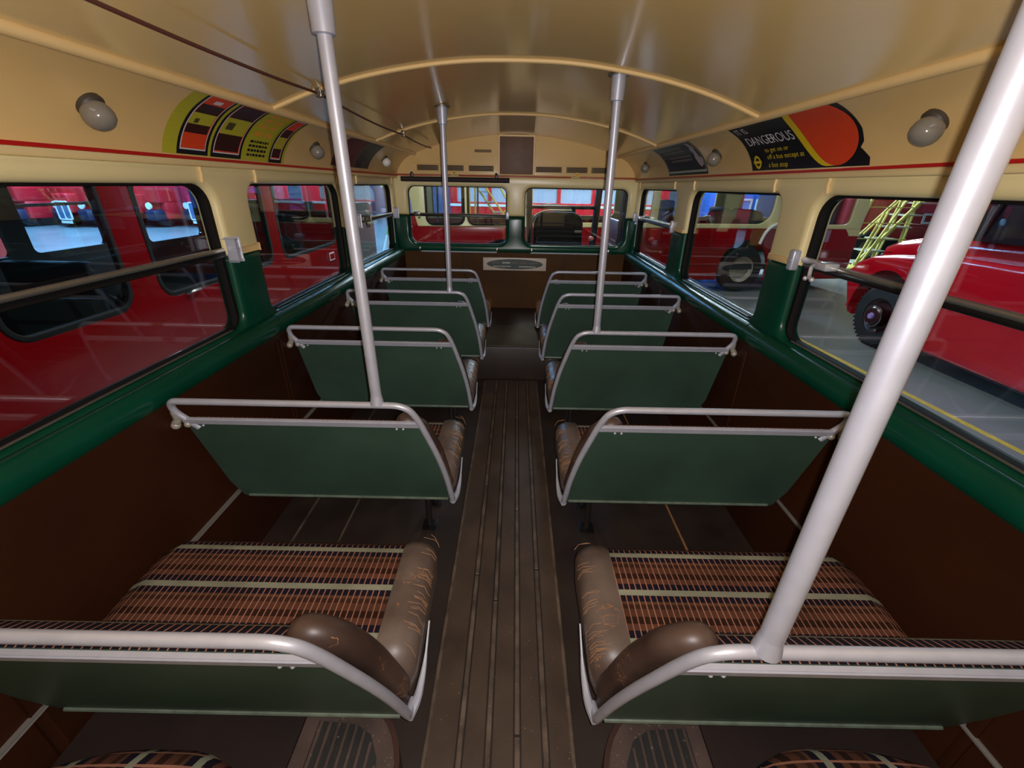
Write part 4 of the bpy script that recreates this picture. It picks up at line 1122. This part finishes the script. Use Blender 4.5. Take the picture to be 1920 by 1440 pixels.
bm = B(); plate(bm, [(-2.32, 0.4), (-0.05, 0.4), (-0.05, 3.0), (-2.32, 3.0)], [rrect(-2.2, 1.86, -1.3, 2.4, 0.05), rrect(-1.10, 1.88, -0.88, 2.4, 0.04), rrect(-0.70, 1.85, -0.42, 2.4, 0.03), rrect(-0.37, 1.62, -0.28, 2.4, 0.03)], 0.05, 0.01, mk3)
obj('cab_bulkhead', bm, mat('dark_green_grey_lining', (44, 50, 48), 0.5), bus)
for x in (-1.45, -0.85):
    bm = B(); box(bm, x, 5.9, 0.55, x + 0.5, 6.0, 1.72, 0.08, 3); obj('bus_seat_back', bm, DARK, bus)
for y in (1.4, 2.6, 3.9):
    for x in (-0.95, -2.2):
        bm = B(); box(bm, x, y, 0.55, x + 0.8, y + 0.1, 1.42, 0.03); obj('bus_seat_back', bm, DARK, bus)
for z in (0.72,):
    bm = B(); tube(bm, [(0.006, -2.9, z), (0.006, 6.7, z)], 0.010, 6); obj('rubbing_strip', bm, REDP, bus)
for x in (-0.2, -2.15):
    for y in (-1.5, 5.3): wheel(bus, (x, y, 0.48), 0.48, 0.26, 'x')
bm = B(); box(bm, 0.004, 5.86, 1.155, 0.012, 6.02, 1.255); obj('fleet_plate', bm, PWHT, bus)
bm = B(); box(bm, 0.012, 5.875, 1.17, 0.016, 6.005, 1.24); obj('plate_field', bm, REDP, bus)
bm = B(); tube(bm, fillet([(0.0, 3.2, 1.33), (0.03, 3.22, 1.34), (0.03, 3.33, 1.345), (0.0, 3.35, 1.34)], 0.02), 0.01, 6); obj('lever_handle', bm, CHROME, bus)
tag(bus, 'dark red bus parked close alongside the left windows', 'bus')

# ---- row of red bus fronts far across the hall on the left
def far_bus(x, y, label):
    root = empty('distant_bus', (x, y, G), radians(-12))
    bm = B(); box(bm, -1.2, 0.0, 1.05, 1.2, 7.5, 4.0, 0.12, 3); box(bm, -1.2, 0.25, 0.35, 1.2, 7.5, 1.1, 0.05); obj('body', bm, PINKB, root)
    bm = B(); box(bm, -0.42, -0.45, 0.62, 0.42, 0.4, 1.45, 0.08, 3); obj('bonnet', bm, PINKB, root)
    bm = B(); plate(bm, rrect(-0.40, 0.32, 0.40, 1.14, 0.1), [rrect(-0.345, 0.38, -0.02, 1.08, 0.06), rrect(0.02, 0.38, 0.345, 1.08, 0.06)], 0.05, 0.01, lambda a, b, c: Vector((a, -0.5 + c, b))); gr = obj('radiator_frame', bm, CHROME if False else WHITE, root)
    bm = B(); box(bm, -0.36, -0.47, 0.36, 0.36, -0.44, 1.1); obj('radiator_mesh', bm, mat('radiator_blue_grey', (86, 104, 140), 0.4), gr)
    bm = B(); box(bm, -0.3, -0.52, 0.18, 0.3, -0.48, 0.29); obj('number_plate', bm, WHITE, root)
    for sx in (-0.78, 0.78):
        bm = B(); lathe(bm, [(0.0, 0.0), (0.15, 0.0), (0.16, 0.06), (0.08, 0.16), (0, 0.16)], 16, Matrix.Translation((sx, -0.25, 0.95)) @ Matrix.Rotation(radians(-90), 4, 'X')); obj('headlamp', bm, WHITE, root)
        bm = B(); box(bm, sx - 0.3, -0.3, 0.3, sx + 0.3, 0.5, 0.78, 0.1, 2); obj('mudguard', bm, mat('deep_blue_black', (30, 34, 60), 0.4), root)
    for sx in (-0.85, 0.85): wheel(root, (sx, 0.35, 0.42), 0.42, 0.25, 'x')
    bm = B(); box(bm, -1.0, -0.02, 2.05, 1.0, 0.02, 2.9, 0.05); obj('windscreen', bm, mat('pale_screen', (150, 160, 170), 0.2), root)
    tag(root, label, 'bus', 'red buses in a row across the hall')
far_bus(-23.5, 20.7, 'distant red bus front, leftmost in the row beyond the left windows')
far_bus(-20.6, 21.2, 'distant red bus front seen through the neighbour bus\'s first full window')
far_bus(-17.9, 21.7, 'distant red bus front with headlamp beside its radiator, in the next window')
far_bus(-15.2, 22.2, 'distant red bus front, right of the headlamp one in that window')
far_bus(-12.3, 22.8, 'distant red bus front seen just right of the first left cream pillar')
# a nearer red bus body standing behind the neighbour bus
root = empty('parked_bus', (-9.4, 7.0, G), radians(20))
fn = lambda a, b, c: Vector((c, a, b))
bm = B(); plate(bm, [(0, 0.4), (1.75, 0.4), (1.95, 1.0), (1.95, 3.2), (0, 3.2)], [rrect(0.45, 1.02, 1.55, 1.72, 0.1)], 0.06, 0.01, fn); sdp = obj('side_panel', bm, mat('orange_red_paint', (196, 60, 46), 0.3), root)
bm = B(); plate(bm, rrect(0.42, 0.99, 1.58, 1.75, 0.1), [rrect(0.5, 1.07, 1.5, 1.67, 0.08)], 0.03, 0.005, lambda a, b, c: Vector((-0.02 - c, a, b))); obj('window_rubber', bm, RUB, sdp)
tag(root, 'red vehicle side with open window, seen through the neighbour bus', 'bus')

# ---- hall column, sign and pale bollard seen through the farthest left window
bm = B(); box(bm, -0.15, -0.15, 0, 0.15, 0.15, 7.0, 0.01); o = obj('hall_column', bm, GREY); o.location = (-3.22, 9.6, G); tag(o, 'grey hall column beyond the farthest left side window', 'column')
root = empty('hanging_sign', (-8.6, 30, 2.0))
bm = B(); box(bm, -0.5, -0.05, 0, 0.5, 0.05, 1.1, 0.01); obj('sign_panel', bm, mat('pale_green_sign', (170, 220, 205), 0.4), root)
bm = B(); box(bm, -0.15, -0.05, -0.9, 0.35, 0.05, -0.1, 0.01); obj('lower_panel', bm, YELS, root)
bm = B(); tube(bm, [(0, 0, 1.1), (0, 0, 4.4)], 0.03, 6); obj('hanger_rod', bm, STEEL, root)
tag(root, 'pale green sign with yellow panel high in the farthest left window', 'sign')
root = empty('bollard', (-4.05, 14.2, G))
bm = B(); lathe(bm, [(0, 0), (0.26, 0), (0.25, 0.06), (0.14, 0.42), (0.07, 0.62), (0, 0.64)], 20); obj('base', bm, WHITE, root)
bm = B(); tube(bm, fillet([(0, 0, 0.55), (0.04, 0, 0.85), (0.2, 0, 1.15), (0.34, 0, 1.3)], 0.2), 0.06, 10); obj('arm', bm, mat('yellow_green_plastic', (190, 200, 90), 0.4), root)
tag(root, 'white bollard with yellow-green arm on the bright floor, farthest left window', 'bollard')

# ---- yellow floor line, right
bm = B()
pts = [(4.46, 6.85), (4.72, 1.2)]
d = Vector((pts[1][0] - pts[0][0], pts[1][1] - pts[0][1])).normalized(); n = Vector((-d.y, d.x)) * 0.036
box(bm, 0, 0, 0, 0, 0, 0)
bm.clear()
q = [bm.verts.new((p[0] + sg * n.x, p[1] + sg * n.y, z)) for z in (G + 0.001, G + 0.005) for p, sg in ((pts[0], 1), (pts[0], -1), (pts[1], -1), (pts[1], 1))]
bm.faces.new(q[:4]); bm.faces.new(q[4:][::-1])
for k in range(4): bm.faces.new((q[k], q[(k + 1) % 4], q[4 + (k + 1) % 4], q[4 + k]))
o = struct(obj('trim_2', bm, YEL))

# ---- red lorry, right
LX = 5.4
WY = -0.12
lor = empty('lorry', (LX, 6.28, G))
def LO(a, b, c): return Vector((c, a - 6.28, b - G))     # a = world Y, b = world Z, c = outwards from the near side
archp = [(6.22 + 0.56 * cos(t), -0.30 + 0.66 * sin(t)) for t in [pi * (1.06 - 1.12 * k / 18) for k in range(19)]]
prof = [(-1.0, -0.56), (5.60, -0.56)] + archp + [(6.84, -0.42), (6.96, -0.2), (7.08, 0.05), (7.08, 0.24), (6.95, 0.38), (6.70, 0.50), (6.35, 0.56), (6.0, 0.60), (5.5, 0.66), (-1.0, 0.70)]
bm = B(); plate(bm, prof, [], 1.9, 0.07, LO, seg=6); obj('body_side', bm, REDL, lor)
bm = B(); prism(bm, [(6.22 + 0.60 * cos(t), -0.30 + 0.71 * sin(t)) for t in [pi * (1.0 - k / 20) for k in range(21)]] + [(6.22 + 0.555 * cos(t), -0.30 + 0.655 * sin(t)) for t in [pi * k / 20 for k in range(21)]], -0.05, 0.05, LO); obj('wing_flare', bm, REDL, lor)
bon = [(-1.0, 0.55), (6.85, 0.40), (7.12, 0.42), (7.08, 0.60), (6.83, 0.715), (6.5, 0.785), (5.73, 0.835), (5.1, 0.86), (4.6, 0.87), (-1.0, 0.88)]
bm = B(); plate(bm, bon, [], 1.05, 0.12, lambda a, b, c: LO(a, b, c + 0.42), seg=6); obj('bonnet', bm, REDL, lor)
bm = B(); prism(bm, [(5.75, 0.84), (5.35, 1.55), (3.2, 1.75), (-1.0, 1.75), (-1.0, 0.86), (4.6, 0.85)], 0.25, 1.75, LO); cab = obj('cab', bm, mat('dark_cab_glass', (22, 24, 30), 0.12), lor)
bm = B(); box(bm, 0.2, -7.3, 2.45, 1.8, -1.0, 2.62, 0.05); obj('cab_roof', bm, REDL, lor)
for y in (5.3, 3.6):
    bm = B(); tube(bm, [LO(y + 0.2, 0.85, 0.24), LO(y, 1.7, 0.24)], 0.03, 8); obj('cab_pillar', bm, BLACK, lor)
wl = wheel(lor, (0.07, WY, 0.46), 0.46, 0.24, 'x', mat('dark_maroon_wheel', (48, 14, 20), 0.3), 36)
bm = B(); lathe(bm, [(0.0, 0.0), (0.155, 0.0), (0.15, 0.10), (0.12, 0.13), (0, 0.135)], 24, Matrix.Translation((0.0, WY, 0.46)) @ Matrix.Rotation(radians(-90), 4, 'Y')); obj('hub_drum', bm, MATS['dark_maroon_wheel'], wl)
bm = B(); tube(bm, [Vector((-0.115, WY + 0.15 * cos(t), 0.46 + 0.15 * sin(t))) for t in [2 * pi * k / 28 for k in range(28)]], 0.006, 6, closed=True); obj('rim_ring', bm, CHROME, wl)
bm = B(); lathe(bm, [(0, 0.0), (0.05, 0.0), (0.04, 0.03), (0, 0.035)], 16, Matrix.Translation((-0.13, WY, 0.46)) @ Matrix.Rotation(radians(-90), 4, 'Y')); obj('hub_cap', bm, mat('mauve_hub', (150, 130, 190), 0.3), wl)
bm = B()
for k in range(44):
    t = 2 * pi * k / 44
    box(bm, -0.03, WY + 0.456 * cos(t) - 0.014, 0.46 + 0.456 * sin(t) - 0.014, 0.17, WY + 0.456 * cos(t) + 0.014, 0.46 + 0.456 * sin(t) + 0.014)
obj('tread', bm, TYRE, wl)
wheel(lor, (0.07, -4.6, 0.46), 0.46, 0.24, 'x', MATS['dark_maroon_wheel'])
bm = B(); box(bm, 0.1, -7.2, 0.16, 1.8, -0.6, 0.24); obj('chassis', bm, BLACK, lor)
bm = B(); prism(bm, [(6.0, 0.575), (6.7, 0.50), (6.7, 0.52), (6.0, 0.60)], 0.38, 0.45, LO); obj('bonnet_gap', bm, BLACK, lor)
bm = B()
for k in range(14): ball(bm, LO(5.2 - 0.12 * k, 0.155, -0.004), 0.012, u=6, v=4)
obj('rivet_row', bm, PWHT, lor)
bm = B(); box(bm, 0.35, -0.06, 1.36, 0.36, 0.10, 1.44); obj('badge', bm, WHITE, lor)
tag(lor, 'red bonneted lorry with big dark front wheel outside the right windows', 'lorry')

# ---- yellow mobile steps beyond the coach
st = empty('mobile_steps', (10.3, 12.6, G))
def yt(p, q, r=0.03, nm='rail'):
    b_ = B(); tube(b_, [p, q], r, 6); return obj(nm, b_, YELS, st)
for dx in (0.0, 0.55):
    yt((-0.65 + dx, 0.0 + dx, 0.15), (1.35 + dx, 0.5 + dx, 2.3), 0.04, 'stringer')
    yt((-0.75 + dx, 0.0 + dx, 1.0), (1.15 + dx, 0.5 + dx, 2.9), 0.026, 'handrail')
    yt((-0.60 + dx, 0.0 + dx, 0.1), (-0.25 + dx, 0.0 + dx, 1.6), 0.03, 'post')
    yt((0.0 + dx, 0.25 + dx, 0.05), (0.35 + dx, 0.25 + dx, 2.2), 0.03, 'post')
    yt((0.85 + dx, 0.45 + dx, 0.05), (0.85 + dx, 0.45 + dx, 2.9), 0.035, 'post')
for k in range(7):
    b_ = B(); f_ = k / 6; box(b_, -0.62 + 1.85 * f_, 0.0 + 0.5 * f_, 0.25 + 1.9 * f_, -0.05 + 1.85 * f_, 0.55 + 0.5 * f_, 0.285 + 1.9 * f_); obj('tread', b_, mat('pale_steel_tread', (170, 170, 150), 0.5), st)
for z in (0.95, 1.35, 1.75):
    yt((-1.25, -0.25, z), (0.4, -0.25, z), 0.014, 'guard_bar')
yt((-1.25, -0.25, 0.05), (-0.85, -0.25, 2.1), 0.04, 'post'); yt((-0.7, -0.25, 0.1), (0.1, -0.25, 2.1), 0.03, 'brace')
b_ = B(); box(b_, -1.25, -0.5, 0.02, -0.4, 0.3, 0.2, 0.04); obj('base', b_, YELS, st)
tag(st, 'yellow mobile access steps behind the red lorry\'s bonnet', 'access steps')

rt = empty('red_truck', (10.2, 14.3, G), radians(-8))
bm = B(); box(bm, 0.0, 0.0, 0.75, 7.5, 3.2, 3.0, 0.15, 3); obj('body', bm, mat('dull_red_paint', (150, 40, 44), 0.35), rt)
bm = B(); box(bm, -1.6, 0.2, 0.6, -0.05, 3.0, 2.6, 0.15, 3); obj('cab', bm, mat('navy_cab_paint', (26, 32, 48), 0.35), rt)
bm = B(); box(bm, -1.4, 0.1, 0.35, 7.3, 2.9, 0.76, 0.03); obj('chassis', bm, BLACK, rt)
for x in (0.9, 5.6): wheel(rt, (x, 0.02, 0.5), 0.5, 0.3, 'y')
for x in (2.2, 2.9):
    bm = B(); plate(bm, rrect(x, 1.25, x + 0.34, 1.55, 0.03), [rrect(x + 0.06, 1.31, x + 0.28, 1.49, 0.02)], 0.03, 0.004, lambda a, b, c: Vector((a, -0.02 + c, b))); obj('badge_frame', bm, PWHT, rt)
tag(rt, 'dull red truck with dark wheel standing behind the yellow mobile steps', 'truck')

# ---- vehicles behind the coach, seen through its windows
bv = empty('blue_van', (8.15, 18.5, G))
bm = B(); box(bm, 0, 0, 0.3, 2.6, 4, 2.9, 0.1, 3); obj('body', bm, BLUE, bv)
for x in (0.62, 1.38):
    bm = B(); plate(bm, rrect(x, 1.32, x + 0.62, 1.78, 0.04), [rrect(x + 0.07, 1.39, x + 0.55, 1.71, 0.03)], 0.04, 0.005, lambda a, b, c: Vector((a, -0.03 + c, b))); fr_ = obj('window_frame', bm, WHITE, bv)
    bm = B(); box(bm, x + 0.06, -0.01, 1.38, x + 0.56, 0.01, 1.72); obj('window_pane', bm, mat('blue_pane', (90, 150, 220), 0.2), fr_)
tag(bv, 'bright blue vehicle with two white window frames, seen through the coach', 'van')
rb = empty('red_bus', (-2.8, 19.5, G))
bm = B(); plate(bm, [(0, 0.4), (9.2, 0.4), (9.2, 3.6), (0, 3.6)], [rrect(0.3 + 1.45 * k, 1.45, 1.6 + 1.45 * k, 2.05, 0.06) for k in range(6)], 0.08, 0.01, CO); sdr = obj('side_panel', bm, PINKB, rb)
for k in range(6):
    bm = B(); box(bm, 0.3 + 1.45 * k, 0.05, 1.45, 1.6 + 1.45 * k, 0.06, 2.05); obj('window_pane', bm, mat('pale_window', (176, 178, 190), 0.3), sdr, ang=0)
bm = B(); box(bm, 0, -0.012, 1.28, 9.2, 0.0, 1.38); obj('pale_band', bm, WHITE, sdr)
bm = B(); box(bm, 0.0, 0.1, 0.4, 9.2, 2.4, 3.6); obj('body', bm, PINKB, rb)
tag(rb, 'bright red bus side with pale windows, far behind the coach', 'bus')
ys = empty('access_ladder', (-0.9, 16.2, G))
for p, q in (((-0.75, 0, 2.4), (0.35, 0, 0.9)), ((-0.45, 0, 2.4), (0.65, 0, 0.9)), ((-0.75, 0, 0.0), (-0.75, 0, 2.4)), ((-0.55, 0, 0.0), (-0.55, 0, 2.3)), ((0.1, 0, 2.4), (0.95, 0, 1.0)), ((0.3, 0, 1.1), (1.0, 0, 1.75))):
    b_ = B(); tube(b_, [p, q], 0.035, 6); obj('ladder_rail', b_, mat('orange_yellow_paint', (232, 176, 40), 0.4), ys)
for k in range(5):
    b_ = B(); f_ = k / 4; box(b_, -0.7 + 1.0 * f_, -0.1, 2.2 - 1.3 * f_, -0.35 + 1.0 * f_, 0.1, 2.24 - 1.3 * f_); obj('tread', b_, MATS['pale_steel_tread'], ys)
tag(ys, 'yellow sloping access ladder seen through the coach\'s black-rimmed windows', 'access ladder')

# ================================================================== LIGHT
W = bpy.data.worlds.new('hall_air'); S.world = W; W.use_nodes = True
W.node_tree.nodes['Background'].inputs['Color'].default_value = (0.50, 0.58, 0.70, 1)
W.node_tree.nodes['Background'].inputs['Strength'].default_value = 0.06

def area_light(name, loc, sx, sy, power, col, rot=(0, 0, 0)):
    L = bpy.data.lights.new(name, 'AREA'); L.shape = 'RECTANGLE'; L.size = sx; L.size_y = sy; L.energy = power * 2.0; L.color = col
    o = bpy.data.objects.new(name, L); COL.objects.link(o); o.location = loc; o.rotation_euler = rot
    return o
# hall fluorescents, plus lamps added to brighten the coach and what stands behind it
LB, RB_ = (0.22, 0.56, 1.0), (0.68, 0.86, 1.0)
for x, y, p, c in ((-14, 14, 1500, LB), (-9, 15, 1000, LB), (-20, 19, 1600, LB), (-9, 23, 1300, LB), (-4.6, 18, 700, LB), (-16, 26, 1000, LB),
                (4, 16.5, 800, RB_), (11, 19.5, 700, RB_), (6, 17.4, 700, RB_), (0.6, 6.4, 240, (1.0, 0.97, 0.90)), (10.5, 6, 60, RB_), (1, 18.2, 500, RB_), (8.5, 1, 50, RB_)):
    area_light('hall_and_fill_light', (x, y, 6.0), 0.6, 6.0, p, c)

# ---- camera
cam = bpy.data.cameras.new('camera'); co = bpy.data.objects.new('camera', cam); COL.objects.link(co); S.camera = co
th, roll, yaw = radians(25.077), radians(-1.0474), radians(0.148)
def rot(a, ax): return Matrix.Rotation(a, 3, ax)
R = rot(yaw, Vector((0, 0, 1))) @ rot(-th, Vector((1, 0, 0))) @ rot(roll, Vector((0, 1, 0)))
rx, ux, fx = R @ Vector((1, 0, 0)), R @ Vector((0, 0, 1)), R @ Vector((0, 1, 0))
Mx = Matrix((rx, ux, -fx)).transposed().to_4x4(); Mx.translation = (0, 0, H)
co.matrix_world = Mx
cam.sensor_fit = 'HORIZONTAL'; cam.sensor_width = 36.0; cam.lens = 796.77 / 1920 * 36.0; cam.clip_start = 0.01; cam.clip_end = 200

# the phone's lamp, just right of its lens
L = bpy.data.lights.new('phone_flash', 'POINT'); L.energy = 22.0; L.color = (1.0, 0.965, 1.0); L.shadow_soft_size = 0.004
L.use_nodes = True
nt = L.node_tree; em = nt.nodes['Emission']; fo = nt.nodes.new('ShaderNodeLightFalloff'); fo.inputs['Strength'].default_value = 1.0; fo.inputs['Smooth'].default_value = 0.0
k1 = nt.nodes.new('ShaderNodeMath'); k1.operation = 'MULTIPLY'; k1.inputs[1].default_value = 1.48
k2 = nt.nodes.new('ShaderNodeMath'); k2.operation = 'MULTIPLY_ADD'; k2.inputs[1].default_value = 0.10
nt.links.new(fo.outputs['Linear'], k1.inputs[0]); nt.links.new(fo.outputs['Constant'], k2.inputs[0]); nt.links.new(k1.outputs[0], k2.inputs[2])
nt.links.new(k2.outputs[0], em.inputs['Strength'])
lo = bpy.data.objects.new('phone_flash', L); COL.objects.link(lo); lo.location = Vector((0, 0, H)) + rx * 0.014 + ux * 0.004

# ---- view
S.view_settings.view_transform = 'Standard'; S.view_settings.look = 'None'; S.view_settings.gamma = 1.0
S.view_settings.use_curve_mapping = False; S.view_settings.exposure = 0.0
